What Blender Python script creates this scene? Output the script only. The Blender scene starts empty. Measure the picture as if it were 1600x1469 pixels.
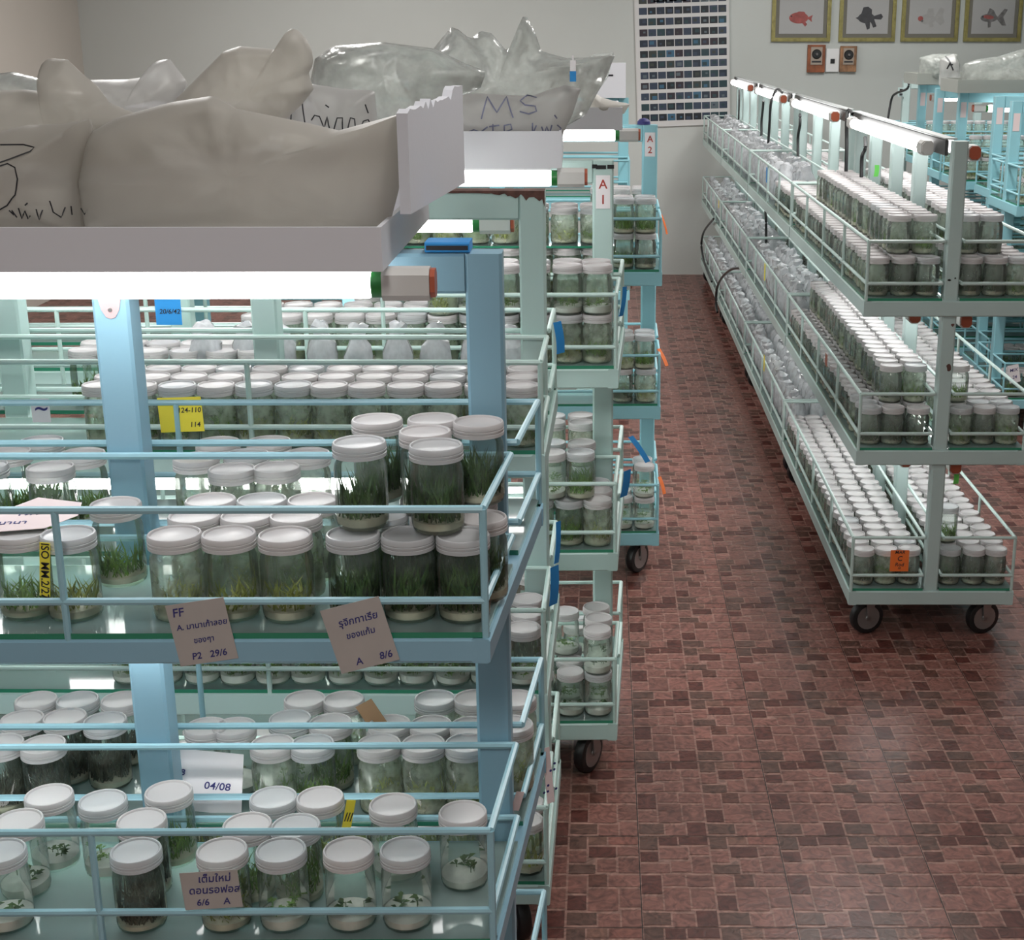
import bpy, math, random
from mathutils import Vector, Matrix, noise

R = random.Random(7)
C = bpy.context.scene.collection
sc = bpy.context.scene
PI = math.pi

# ------------------------------------------------------------------ camera
CAM_H, PITCH, F, PX, PY = 1.78, math.radians(16.58), 2270.0, 940.0, 734.5
cd = bpy.data.cameras.new('camera')
cd.sensor_width = 36.0
cd.lens = F / 1600.0 * 36.0
cd.shift_x = (800.0 - PX) / 1600.0
cd.clip_start = 0.05
cam = bpy.data.objects.new('camera', cd)
C.objects.link(cam)
cam.location = (0, 0, CAM_H)
cam.rotation_euler = (PI / 2 - PITCH, 0, 0)
sc.camera = cam
CP, SP = math.cos(PITCH), math.sin(PITCH)

def ray(u, v):
    a, b = (u - PX) / F, -(v - PY) / F
    return Vector((a, CP + b * SP, -SP + b * CP))
def at_z(u, v, z):
    d = ray(u, v); t = (z - CAM_H) / d.z
    return Vector((0, 0, CAM_H)) + d * t
def at_y(u, v, y):
    d = ray(u, v); t = y / d.y
    return Vector((0, 0, CAM_H)) + d * t
def x_at(u, y, z):
    return (u - PX) / F * (y * CP + (CAM_H - z) * SP)

# ------------------------------------------------------------------ materials
def new_mat(name):
    m = bpy.data.materials.new(name); m.use_nodes = True
    nt = m.node_tree; nt.nodes.clear()
    out = nt.nodes.new('ShaderNodeOutputMaterial')
    return m, nt, out

def plain(name, col, rough=0.5, metal=0.0, vary=0.0, scale=8.0, spec=0.5, bump=0.0):
    m, nt, out = new_mat(name)
    p = nt.nodes.new('ShaderNodeBsdfPrincipled')
    p.inputs['Base Color'].default_value = (*col, 1)
    p.inputs['Roughness'].default_value = rough
    p.inputs['Metallic'].default_value = metal
    p.inputs['Specular IOR Level'].default_value = spec
    if vary or bump:
        tc = nt.nodes.new('ShaderNodeTexCoord')
        n = nt.nodes.new('ShaderNodeTexNoise'); n.inputs['Scale'].default_value = scale
        n.inputs['Detail'].default_value = 4
        nt.links.new(tc.outputs['Object'], n.inputs['Vector'])
        if vary:
            r = nt.nodes.new('ShaderNodeValToRGB')
            r.color_ramp.elements[0].position = 0.3; r.color_ramp.elements[1].position = 0.7
            r.color_ramp.elements[0].color = (*[c * (1 - vary) for c in col], 1)
            r.color_ramp.elements[1].color = (*[min(1, c * (1 + vary)) for c in col], 1)
            nt.links.new(n.outputs['Fac'], r.inputs['Fac'])
            nt.links.new(r.outputs['Color'], p.inputs['Base Color'])
        if bump:
            b = nt.nodes.new('ShaderNodeBump'); b.inputs['Strength'].default_value = bump
            b.inputs['Distance'].default_value = 0.01
            nt.links.new(n.outputs['Fac'], b.inputs['Height'])
            nt.links.new(b.outputs['Normal'], p.inputs['Normal'])
    nt.links.new(p.outputs['BSDF'], out.inputs['Surface'])
    return m

def film(name, tint, haze_col, haze, trans=0.3, rough=0.08, ior=1.45, vary=0.0, scale=40.0, gloss=1.0, bump=0.0):
    """clear film or thin glass: transparent + a little haze + fresnel gloss"""
    m, nt, out = new_mat(name)
    N = nt.nodes.new
    tr = N('ShaderNodeBsdfTransparent'); tr.inputs['Color'].default_value = (*tint, 1)
    di = N('ShaderNodeBsdfDiffuse'); di.inputs['Color'].default_value = (*haze_col, 1)
    tl = N('ShaderNodeBsdfTranslucent'); tl.inputs['Color'].default_value = (*haze_col, 1)
    m1 = N('ShaderNodeMixShader'); m1.inputs[0].default_value = trans
    nt.links.new(di.outputs[0], m1.inputs[1]); nt.links.new(tl.outputs[0], m1.inputs[2])
    m2 = N('ShaderNodeMixShader'); m2.inputs[0].default_value = haze
    nt.links.new(tr.outputs[0], m2.inputs[1]); nt.links.new(m1.outputs[0], m2.inputs[2])
    tc = None
    if vary or bump:
        tc = N('ShaderNodeTexCoord'); n = N('ShaderNodeTexNoise')
        n.inputs['Scale'].default_value = scale; n.inputs['Detail'].default_value = 3
        nt.links.new(tc.outputs['Object'], n.inputs['Vector'])
    if vary:
        mr = N('ShaderNodeMapRange'); mr.inputs[1].default_value = 0.35; mr.inputs[2].default_value = 0.65
        mr.inputs[3].default_value = max(0, haze - vary); mr.inputs[4].default_value = min(1, haze + vary)
        nt.links.new(n.outputs['Fac'], mr.inputs[0]); nt.links.new(mr.outputs[0], m2.inputs[0])
    gl = N('ShaderNodeBsdfGlossy'); gl.inputs['Roughness'].default_value = rough
    fr = N('ShaderNodeFresnel'); fr.inputs['IOR'].default_value = ior
    if bump:
        b = N('ShaderNodeBump'); b.inputs['Strength'].default_value = bump; b.inputs['Distance'].default_value = 0.02
        nt.links.new(n.outputs['Fac'], b.inputs['Height'])
        for q in (gl, fr, di): nt.links.new(b.outputs['Normal'], q.inputs['Normal'])
    mu = N('ShaderNodeMath'); mu.operation = 'MULTIPLY'; mu.inputs[1].default_value = gloss
    nt.links.new(fr.outputs[0], mu.inputs[0])
    m3 = N('ShaderNodeMixShader')
    nt.links.new(mu.outputs[0], m3.inputs[0]); nt.links.new(m2.outputs[0], m3.inputs[1]); nt.links.new(gl.outputs[0], m3.inputs[2])
    nt.links.new(m3.outputs[0], out.inputs['Surface'])
    return m

def glow(name, col, s):
    m, nt, out = new_mat(name)
    e = nt.nodes.new('ShaderNodeEmission'); e.inputs['Color'].default_value = (*col, 1); e.inputs['Strength'].default_value = s
    nt.links.new(e.outputs[0], out.inputs['Surface'])
    return m

TUBE_POWER = 12.0
M = {
 'blue': plain('blue_paint', (.235, .42, .53), .38, vary=.07, scale=3),
 'bluerod': plain('blue_rod_paint', (.30, .52, .60), .35, vary=.07, scale=9),
 'mint': plain('mint_paint', (.44, .60, .57), .42, vary=.06, scale=3),
 'mintrod': plain('mint_rod_paint', (.50, .66, .62), .4, vary=.08, scale=9),
 'cyan': plain('cyan_paint', (.27, .55, .62), .4, vary=.07, scale=3),
 'pale': plain('pale_paint', (.43, .54, .525), .42, vary=.07, scale=3),
 'palerod': plain('pale_rod_paint', (.48, .60, .57), .42, vary=.08, scale=9),
 'shelfglass': film('shelf_glass', (.74, .90, .85), (.60, .78, .75), .55, .5, .05, 1.45),
 'glassedge': plain('glass_edge', (.03, .22, .13), .15),
 'jar': film('jar_glass', (.955, .99, .97), (.76, .90, .81), .09, .6, .05, 1.33, vary=.06, gloss=.8, scale=30),
 'jarmist': film('misted_jar_glass', (.955, .99, .965), (.84, .93, .85), .27, .6, .05, 1.4, vary=.06, scale=24, gloss=1.1),
 'jarfog': film('foggy_jar_glass', (.95, .985, .955), (.80, .90, .79), .33, .6, .07, 1.33, vary=.17, gloss=.8, scale=45),
 'lid': film('lid_plastic', (.9, .88, .88), (.80, .77, .775), .96, .35, .3, 1.3, gloss=.7),
 'lid2': film('lid_plastic_cool', (.9, .9, .92), (.78, .79, .81), .92, .4, .25, 1.35, gloss=.8),
 'gel': plain('growth_gel', (.72, .68, .54), .4, vary=.15, scale=60),
 'gelw': plain('white_growth_gel', (.90, .90, .84), .4, vary=.1, scale=60),
 'dense': plain('dark_leaf', (.055, .12, .025), .5, vary=.4, scale=90),
 'tuft': plain('green_leaf', (.17, .30, .05), .5, vary=.4, scale=90),
 'yel': plain('olive_leaf', (.36, .40, .09), .5, vary=.35, scale=90),
 'murk': plain('brown_leaf', (.075, .075, .05), .5, vary=.4, scale=90),
 'sprout': plain('sprout_leaf', (.20, .34, .08), .5, vary=.3, scale=90),
 'tube': glow('tube_light', (1.0, .985, .97), TUBE_POWER),
 'tubeR': glow('row_tube_light', (1.0, .985, .97), 8.0),
 'capgreen': plain('green_tube_end', (.02, .20, .04), .3),
 'capred': plain('red_brown_cap', (.42, .10, .05), .4),
 'holder': plain('lamp_holder_plastic', (.60, .59, .57), .45),
 'batten': plain('white_lamp_housing', (.78, .79, .80), .35),
 'alum': plain('dull_metal_strip', (.050, .053, .053), .45),
 'alumtop': plain('aluminium_edge', (.34, .36, .36), .35),
 'tray': plain('white_tray_sheet', (.66, .66, .70), .45),
 'greytray': plain('grey_tray_sheet', (.36, .37, .34), .6),
 'foam': plain('foam_sheet', (.66, .67, .72), .7, bump=.03, scale=120),
 'bag': film('milky_bag_film', (.9, .9, .88), (.74, .71, .655), .74, .6, .45, 1.3, bump=.05, scale=9, gloss=.6),
 'bagw': film('white_bag_film', (.95, .95, .95), (.80, .79, .77), .62, .6, .35, 1.35, bump=.1, scale=14, gloss=.6),
 'bagc': film('clear_bag_film', (.97, .98, .97), (.74, .77, .74), .52, .5, .2, 1.35, vary=.16, scale=22, bump=.3, gloss=.7),
 'pouch': film('pouch_film', (.97, .985, .99), (.90, .92, .95), .88, .55, .15, 1.4, vary=.1, scale=60, gloss=1.0),
 'wall': plain('wall_paint', (.52, .545, .525), .85, vary=.03, scale=1.2),
 'wallside': plain('beige_wall_paint', (.50, .465, .42), .85, vary=.03, scale=1.2),
 'ceil': plain('ceiling_paint', (.75, .76, .75), .9),
 'rubber': plain('black_rubber', (.012, .012, .013), .45),
 'steel': plain('caster_steel', (.38, .38, .38), .35, .8),
 'rust': plain('rust', (.10, .045, .035), .8, vary=.5, scale=40),
 'black': plain('black_plastic', (.012, .013, .014), .4),
 'kraft': plain('grey_card', (.40, .37, .35), .8, vary=.04, scale=30),
 'paper': plain('white_paper', (.80, .78, .80), .8),
 'pinkstrip': plain('pink_plastic', (.55, .36, .37), .5),
 'pinkpaper': plain('pink_paper', (.72, .60, .60), .8),
 'yellow': plain('yellow_card', (.84, .72, .06), .6),
 'bluetag': plain('blue_card', (.02, .25, .62), .55),
 'orange': plain('orange_card', (.80, .17, .03), .6),
 'green': plain('green_card', (.15, .62, .10), .6),
 'brown': plain('brown_cardboard', (.36, .22, .12), .8),
 'ink': plain('black_ink', (.02, .02, .025), .6),
 'inkb': plain('blue_ink', (.03, .03, .16), .6),
 'inkg': plain('grey_blue_ink', (.16, .17, .26), .6),
 'red': plain('red_print', (.70, .12, .09), .6),
 'gold': plain('gilt_frame', (.27, .24, .085), .45, .3, vary=.3, scale=30),
 'mat': plain('grey_mount', (.25, .235, .19), .8),
 'pic': plain('picture_paper', (.62, .615, .61), .6),
 'wood': plain('varnished_wood', (.24, .075, .03), .4, vary=.35, scale=25),
 'wood2': plain('worn_wood', (.27, .14, .07), .5, vary=.45, scale=25),
 'plate': plain('label_plate', (.34, .28, .23), .5),
 'switch': plain('switch_plastic', (.74, .74, .74), .4),
 'fred': plain('fish_red', (.48, .10, .09), .6, vary=.3, scale=30),
 'fblack': plain('fish_black', (.06, .06, .07), .6, vary=.4, scale=40),
 'fwhite': plain('fish_white', (.54, .53, .52), .6, vary=.08, scale=30),
 'fgrey': plain('fish_grey', (.20, .19, .19), .6, vary=.5, scale=40),
}

# ------------------------------------------------------------------ mesh builder
class MB:
    def __init__(s): s.v = []; s.f = []; s.m = []
    def add(s, vs, fs, m=0):
        o = len(s.v); s.v += [tuple(p) for p in vs]
        s.f += [tuple(i + o for i in f) for f in fs]; s.m += [m] * len(fs)
        return s
    def box(s, x0, x1, y0, y1, z0, z1, m=0):
        vs = [(x, y, z) for z in (z0, z1) for y in (y0, y1) for x in (x0, x1)]
        return s.add(vs, [(0, 2, 3, 1), (4, 5, 7, 6), (0, 1, 5, 4), (2, 6, 7, 3), (0, 4, 6, 2), (1, 3, 7, 5)], m)
    def bar(s, p, q, w, h, c=.003, m=0, up=(0, 0, 1)):
        """chamfered square bar from p to q, w wide and h high"""
        p, q = Vector(p), Vector(q); d = (q - p).normalized(); up = Vector(up)
        if abs(d.dot(up)) > .95: up = Vector((0, 1, 0))
        sx = d.cross(up).normalized(); sy = sx.cross(d)
        a, b = w / 2, h / 2
        ring = [(a - c, b), (a, b - c), (a, -b + c), (a - c, -b), (-a + c, -b), (-a, -b + c), (-a, b - c), (-a + c, b)]
        vs = [p + sx * x + sy * y for x, y in ring] + [q + sx * x + sy * y for x, y in ring]
        fs = [(i, (i + 1) % 8, (i + 1) % 8 + 8, i + 8) for i in range(8)] + [tuple(range(7, -1, -1)), tuple(range(8, 16))]
        return s.add(vs, fs, m)
    def rod(s, p, q, r, n=8, m=0, cap=True):
        p, q = Vector(p), Vector(q); d = (q - p).normalized()
        up = Vector((0, 0, 1)) if abs(d.z) < .9 else Vector((1, 0, 0))
        a = d.cross(up).normalized(); b = a.cross(d)
        vs = [c + (a * math.cos(2 * PI * i / n) + b * math.sin(2 * PI * i / n)) * r for c in (p, q) for i in range(n)]
        fs = [(i, (i + 1) % n, (i + 1) % n + n, i + n) for i in range(n)]
        if cap: fs += [tuple(range(n - 1, -1, -1)), tuple(range(n, 2 * n))]
        return s.add(vs, fs, m)
    def tube(s, pts, r, n=6, m=0):
        pts = [Vector(p) for p in pts]; vs = []; fs = []
        for i, p in enumerate(pts):
            d = (pts[min(i + 1, len(pts) - 1)] - pts[max(i - 1, 0)]).normalized()
            up = Vector((0, 0, 1)) if abs(d.z) < .9 else Vector((0, 1, 0))
            a = d.cross(up).normalized(); b = a.cross(d)
            vs += [p + (a * math.cos(2 * PI * k / n) + b * math.sin(2 * PI * k / n)) * r for k in range(n)]
        for i in range(len(pts) - 1):
            fs += [(i * n + k, i * n + (k + 1) % n, (i + 1) * n + (k + 1) % n, (i + 1) * n + k) for k in range(n)]
        fs += [tuple(range(n - 1, -1, -1)), tuple(range((len(pts) - 1) * n, len(pts) * n))]
        return s.add(vs, fs, m)
    def lathe(s, prof, n=24, m=0, c=(0, 0, 0), axis='z'):
        vs = []; fs = []; idx = []
        for r, z in prof:
            if r < 1e-6: idx.append([len(vs)]); vs.append((0, 0, z))
            else:
                idx.append(list(range(len(vs), len(vs) + n)))
                vs += [(r * math.cos(2 * PI * k / n), r * math.sin(2 * PI * k / n), z) for k in range(n)]
        for a, b in zip(idx, idx[1:]):
            if len(a) == 1 and len(b) == 1: continue
            for k in range(n):
                k2 = (k + 1) % n
                if len(a) == 1: fs.append((a[0], b[k2], b[k]))
                elif len(b) == 1: fs.append((a[k], a[k2], b[0]))
                else: fs.append((a[k], a[k2], b[k2], b[k]))
        if axis == 'x': vs = [(z, x, y) for x, y, z in vs]
        if axis == 'y': vs = [(x, z, -y) for x, y, z in vs]
        return s.add([(x + c[0], y + c[1], z + c[2]) for x, y, z in vs], fs, m)
    def mesh(s, name, mats, smooth=True, angle=35):
        me = bpy.data.meshes.new(name); me.from_pydata(s.v, [], s.f)
        for k in (mats if isinstance(mats, (list, tuple)) else [mats]):
            me.materials.append(M[k] if isinstance(k, str) else k)
        me.polygons.foreach_set('material_index', s.m)
        if smooth:
            me.polygons.foreach_set('use_smooth', [True] * len(s.f))
            me.set_sharp_from_angle(angle=math.radians(angle))
        me.update()
        return me
    def build(s, name, mats, parent=None, smooth=True, loc=None):
        return link(name, s.mesh(name, mats, smooth), parent, loc)

def link(name, me, parent=None, loc=None):
    o = bpy.data.objects.new(name, me); C.objects.link(o)
    if parent is not None: o.parent = parent
    if loc is not None: o.location = loc
    return o
def tag(o, label, cat, group=None, kind=None):
    o['label'] = label; o['category'] = cat
    if group: o['group'] = group
    if kind: o['kind'] = kind
    return o
def thing(name, label, cat, loc=(0, 0, 0), rz=0, group=None):
    o = bpy.data.objects.new(name, None); C.objects.link(o)
    o.empty_display_size = .05
    o.location = loc; o.rotation_euler = (0, 0, rz)
    return tag(o, label, cat, group)
def struct(o): o['kind'] = 'structure'; return o

def text_mesh(body, size, mat, align='CENTER', shear=0.0):
    cu = bpy.data.curves.new('lettering', 'FONT'); cu.body = body; cu.size = size
    cu.align_x = align; cu.align_y = 'CENTER'; cu.extrude = .0002; cu.shear = shear
    cu.offset = size * .012
    cu.resolution_u = 3
    o = bpy.data.objects.new('lettering', cu); C.objects.link(o)
    dg = bpy.context.evaluated_depsgraph_get()
    me = bpy.data.meshes.new_from_object(o.evaluated_get(dg))
    bpy.data.objects.remove(o); bpy.data.curves.remove(cu)
    me.materials.clear(); me.materials.append(M[mat])
    return me

ORD = ('first second third fourth fifth sixth seventh eighth ninth tenth eleventh twelfth thirteenth fourteenth fifteenth '
       'sixteenth seventeenth eighteenth nineteenth twentieth').split()

# ------------------------------------------------------------------ room
WALL_Y, WL, WR, CEIL = 11.35, -3.9, 4.6, 3.1
b = MB(); b.box(WL - .1, WR + .1, WALL_Y, WALL_Y + .1, 0, CEIL); struct(b.build('wall_back', 'wall', smooth=False))
b = MB(); b.box(WL - .1, WL, -2.6, WALL_Y, 0, CEIL); struct(b.build('wall_left', 'wallside', smooth=False))
b = MB(); b.box(WR, WR + .1, -2.6, WALL_Y, 0, CEIL); struct(b.build('wall_right', 'wall', smooth=False))
b = MB(); b.box(WL - .1, WR + .1, -2.7, -2.6, 0, CEIL); struct(b.build('wall_front', 'wall', smooth=False))
b = MB(); b.box(WL - .1, WR + .1, -2.7, WALL_Y + .1, CEIL, CEIL + .1); struct(b.build('ceiling', 'ceil', smooth=False))

def floor():
    TX, TY = .3225, .362
    # bricks of one tile: x0,x1,y0,y1 (0..1, y away from camera = 1), tone
    a = [(.0, .26, .85, 1, 'v'), (.27, .55, .90, 1, 'b'), (.56, 1, .90, 1, 'r'),
         (.0, .26, .69, .83, 'm'), (.28, .68, .75, .88, 'd'), (.69, 1, .77, .88, 'm'),
         (.0, .39, .56, .67, 'v'), (.40, .68, .58, .73, 'm'), (.70, 1, .57, .75, 'w'),
         (.0, .27, .35, .54, 'm'), (.28, .55, .42, .56, 'k'), (.56, 1, .42, .55, 'm'),
         (.0, .27, .17, .33, 'd'), (.28, .70, .16, .40, 'm'), (.71, 1, .20, .40, 'w'),
         (.0, .41, .02, .15, 'v'), (.42, .72, .0, .14, 'm'), (.73, 1, .0, .18, 'm')]
    c = [(.0, .27, .84, 1, 'v'), (.28, .56, .89, 1, 'd'), (.57, 1, .90, 1, 'd'),
         (.0, .27, .70, .82, 'd'), (.28, .70, .73, .87, 'm'), (.71, 1, .78, .88, 'm'),
         (.0, .42, .57, .68, 'm'), (.43, .72, .58, .71, 'm'), (.73, 1, .57, .76, 'w'),
         (.0, .29, .34, .55, 'd'), (.30, .62, .43, .56, 'm'), (.63, 1, .42, .55, 'w'),
         (.0, .29, .17, .32, 'm'), (.30, .66, .16, .41, 'w'), (.67, 1, .19, .40, 'm'),
         (.0, .38, .02, .15, 'v'), (.39, .70, .0, .14, 'm'), (.71, 1, .0, .17, 'd')]
    tone = {'v': (.115, .060, .046), 'b': (.185, .095, .070), 'r': (.215, .088, .068), 'm': (.225, .103, .082),
            'd': (.105, .036, .028), 'w': (.195, .088, .070), 'k': (.125, .052, .038)}
    vs, fs, cols = [], [], []
    g = .0025
    ox, oy = x_at(1004, 2.631, 0) - 8 * TX * 2, 2.631 - 0 * TY
    nx0, nx1 = -14, 15
    x_base = x_at(1004, 2.631, 0); y_base = 2.631
    def quad(x0, x1, y0, y1, z, col):
        o = len(vs); vs.extend([(x0, y0, z), (x1, y0, z), (x1, y1, z), (x0, y1, z)])
        fs.append((o, o + 1, o + 2, o + 3)); cols.extend([(col[0] * 1.02, col[1] * .96, col[2] * .98)] * 4)
    quad(WL, WR, -2.6, WALL_Y, 0, (.30, .175, .14))
    for ix in range(-13, 12):
        for iy in range(-2, 25):
            X0, Y0 = x_base + ix * TX, y_base + iy * TY
            if X0 + TX < WL or X0 > WR - .01 or Y0 + TY > WALL_Y + .25: continue
            for h, lst in enumerate((c, a)):
                hx = X0 + h * TX / 2
                for x0, x1, y0, y1, t in lst:
                    col = tone[t]; k = 1 + R.uniform(-.09, .09)
                    ax, bx = hx + x0 * TX / 2 * .985 + .0014, hx + x1 * TX / 2 * .985 + .0014
                    ay, by = Y0 + y0 * TY * .99 + g + .001, min(Y0 + y1 * TY * .99 + .001 - g * .4, WALL_Y)
                    if by <= ay: continue
                    quad(max(ax + g * .5, WL), min(bx - g * .5, WR), ay, by, .0009, tuple(q * k for q in col))
            # dark seam between tiles
            quad(X0 - .0014, X0 + .0008, Y0, min(Y0 + TY, WALL_Y), .0010, (.035, .022, .02))
            quad(X0, X0 + TX, Y0 - .0012, Y0 + .0008, .0011, (.05, .03, .026))
    me = bpy.data.meshes.new('floor'); me.from_pydata(vs, [], fs)
    ca = me.color_attributes.new('tile_tone', 'FLOAT_COLOR', 'POINT')
    ca.data.foreach_set('color', [q for col in cols for q in (*col, 1)])
    m, nt, out = new_mat('glazed_floor_tile')
    N = nt.nodes.new
    p = N('ShaderNodeBsdfPrincipled'); at = N('ShaderNodeAttribute'); at.attribute_name = 'tile_tone'
    tc = N('ShaderNodeTexCoord'); n1 = N('ShaderNodeTexNoise'); n1.inputs['Scale'].default_value = 28
    n1.inputs['Detail'].default_value = 5; n1.inputs['Distortion'].default_value = 2.4
    nt.links.new(tc.outputs['Object'], n1.inputs['Vector'])
    mr = N('ShaderNodeMapRange'); mr.inputs[1].default_value = .3; mr.inputs[2].default_value = .7
    mr.inputs[3].default_value = .52; mr.inputs[4].default_value = 1.34
    nt.links.new(n1.outputs['Fac'], mr.inputs[0])
    mx = N('ShaderNodeMix'); mx.data_type = 'RGBA'; mx.blend_type = 'MULTIPLY'; mx.inputs[0].default_value = 1
    nt.links.new(at.outputs['Color'], mx.inputs[6]); nt.links.new(mr.outputs[0], mx.inputs[7])
    nt.links.new(mx.outputs[2], p.inputs['Base Color'])
    p.inputs['Roughness'].default_value = .30; p.inputs['Specular IOR Level'].default_value = .32
    bp = N('ShaderNodeBump'); bp.inputs['Strength'].default_value = .12; bp.inputs['Distance'].default_value = .004
    nt.links.new(n1.outputs['Fac'], bp.inputs['Height']); nt.links.new(bp.outputs['Normal'], p.inputs['Normal'])
    nt.links.new(p.outputs[0], out.inputs['Surface'])
    me.materials.append(m); me.update()
    struct(link('floor', me))
floor()

# ------------------------------------------------------------------ racks
TIER = [.12, .565, 1.01]; BH = .045
GTOP = [t + BH + .008 for t in TIER]
TOPZ = 1.503; POST = .05
WHEEL = {}
def caster_meshes():
    w = MB()
    w.lathe([(.024, -.013), (.046, -.0145), (.052, -.012), (.0548, -.005), (.0548, .005), (.052, .012), (.046, .0145), (.024, .013), (.024, -.013)], 24, 0, axis='y')
    h = MB()
    h.lathe([(0, -.018), (.008, -.018), (.010, -.0155), (.030, -.0148), (.038, -.0152), (.038, .0152), (.030, .0148), (.010, .0155), (.008, .018), (0, .018)], 20, 0, axis='y')
    f = MB()
    f.box(-.028, .028, -.028, .028, .0605, .0643)
    f.rod((0, 0, .0565), (0, 0, .061), .020, 12)
    for s in (-1, 1):
        y = s * .0205
        f.add([(-.012, y - .0015, .058), (.020, y - .0015, .058), (.007, y - .0015, -.004), (-.007, y - .0015, -.004),
               (-.012, y + .0015, .058), (.020, y + .0015, .058), (.007, y + .0015, -.004), (-.007, y + .0015, -.004)],
              [(0, 1, 2, 3), (7, 6, 5, 4), (0, 4, 5, 1), (1, 5, 6, 2), (2, 6, 7, 3), (3, 7, 4, 0)])
    f.box(-.012, .02, -.02, .02, .0555, .058)
    f.rod((0, -.022, 0), (0, .022, 0), .006, 8)
    return w.mesh('wheel', 'rubber'), h.mesh('hub', 'steel'), f.mesh('fork', 'steel')
CW, CH, CF = caster_meshes()

def rack(label, loc, rz, L, W, paint, rodpaint, posts, fine=True, POST=POST, dzb=0.0, tiers=TIER, skew=0.0, top_beam=True, bars=.53, cat='rack', group=None):
    t = thing('culture_rack', label, cat, loc, rz, group)
    f, bk = -W / 2, W / 2
    xe = lambda y: skew * (y - f)
    for px in posts:
        p = MB(); p.bar((px, 0, TIER[0]), (px, 0, TOPZ - .0005), POST, POST, .004)
        p.build('post', paint, t)
    if top_beam:
        p = MB(); p.bar((posts[0] - POST / 2 - .0005, 0, TOPZ - .0275), (posts[-1] + POST / 2 + .0005, 0, TOPZ - .0275), POST - .001, .054, .004)
        p.build('top_beam', paint, t)
    r = .0052
    for z in tiers:
        g = z + BH + .008
        p = MB(); bot = z + dzb; bh = BH - dzb; hz = bot + bh / 2
        p.bar((-L, f + .0125, hz), (xe(f), f + .0125, hz), .025, bh)
        p.bar((-L, bk - .0125, hz), (xe(bk), bk - .0125, hz), .025, bh)
        p.bar((xe(f) - .0120, f - .0004, hz), (xe(bk) - .0120, bk + .0004, hz), .025, bh)
        p.bar((-L + .0125, f + .012, hz), (-L + .0125, bk - .012, hz), .025, bh)
        p.bar((-L + .02, 0, z + .012), (-.02, 0, z + .012), .05, .022)
        p.build('shelf_frame', paint, t)
        # two panes of glass per tier, front and rear of the posts
        for y0, y1 in ((f + .004, -POST / 2 - .004), (POST / 2 + .004, bk - .004)):
            p = MB(); x0, xa, xb = -L + .006, xe(y0) - .006, xe(y1) - .006
            zz = (z + BH, g - .0004)
            vs = [(x0, y0, zz[0]), (xa, y0, zz[0]), (xb, y1, zz[0]), (x0, y1, zz[0]), (x0, y0, zz[1]), (xa, y0, zz[1]), (xb, y1, zz[1]), (x0, y1, zz[1])]
            p.add(vs, [(4, 5, 6, 7), (3, 2, 1, 0)], 0); p.add(vs, [(0, 1, 5, 4), (1, 2, 6, 5), (2, 3, 7, 6), (3, 0, 4, 7)], 1)
            p.build('shelf_glass', ['shelfglass', 'glassedge'], t, smooth=False)
        for side, (y0, y1) in enumerate(((f + .006, -POST / 2 - .008), (bk - .006, POST / 2 + .008))):
            allb = MB()
            for dz in (.215, .095):
                zz = z + dz; p = allb if not fine else MB()
                c = [(-L + .006, y0, zz), (xe(y0) - .006, y0, zz), (xe(y1) - .006, y1, zz), (-L + .006, y1, zz)]
                for i in range(4): p.rod(c[i], c[(i + 1) % 4], r, 8)
                if fine: p.build('guard_rail', rodpaint, t)
            xs = [xe(y0) - .006]; k = 1
            while -k * bars > -L + .1: xs.append(-k * bars); k += 1
            xs.append(-L + .006)
            for i, x in enumerate(xs):
                p = allb if not fine else MB()
                p.rod((x, y0, z + BH - .002), (x, y0, z + .215), r * .95, 8)
                if fine: p.build('guard_bar', rodpaint, t)
            if not fine: allb.build('guard_rail', rodpaint, t)
    for x in (-.07, -L + .07):
        for y in (f + .07, bk - .07):
            c = link('caster', CF, t, (x, y, .0555)); c.rotation_euler.z = (PI / 2 + R.uniform(.15, .5)) if rz < -1 else R.uniform(-1.2, 1.2)
            w = link('wheel', CW, c); h = link('hub', CH, c)
    return t

def lamp(label, p0, p1, parent_rot=None, batten=True, capcol='capgreen', tip='capred', group=None, strip_y=None, tube='tube'):
    """fluorescent tube from p0 to p1 (world), p1 is the end at the aisle"""
    p0, p1 = Vector(p0), Vector(p1); d = (p1 - p0); L = d.length; rz = math.atan2(d.y, d.x)
    t = thing('fluorescent_lamp', label, 'lamp', p1, rz, group)
    b = MB(); b.lathe([(.0165, -L), (.0185, -L + .004), (.0185, -.004), (.0165, 0)], 10, 0, axis='x'); b.build('tube', tube, t)
    for a, s in ((0, 1), (-L, -1)):
        b = MB(); b.lathe([(.0, a), (.0175, a), (.0175, a + s * .016), (0, a + s * .016)], 12, 0, axis='x'); b.build('tube_end', capcol, t)
        b = MB()
        b.bar((a + s * .014, 0, .001), (a + s * .075, 0, .001), .036, .042, .008)
        b.bar((a + s * .0755, 0, .002), (a + s * .082, 0, .002), .032, .036, .008, 1)
        b.build('lamp_holder', ['holder', tip], t)
    if strip_y is not None:
        b = MB(); b.bar((-L - .20, strip_y, .010), (.19, strip_y, .010), .010, .044, .002); b.bar((-L - .20, strip_y + .012, .0345), (.19, strip_y + .012, .0345), .034, .004, .001, 1)
        b.build('reflector_strip', ['alum', 'alumtop'], t)
    elif batten:
        b = MB(); b.bar((-L, 0, .0222), (0, 0, .0222), .040, .007, .001); b.build('housing', 'batten', t)
    return t

def rot(p, rz): return Vector((p[0] * math.cos(rz) - p[1] * math.sin(rz), p[0] * math.sin(rz) + p[1] * math.cos(rz), p[2]))

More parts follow.
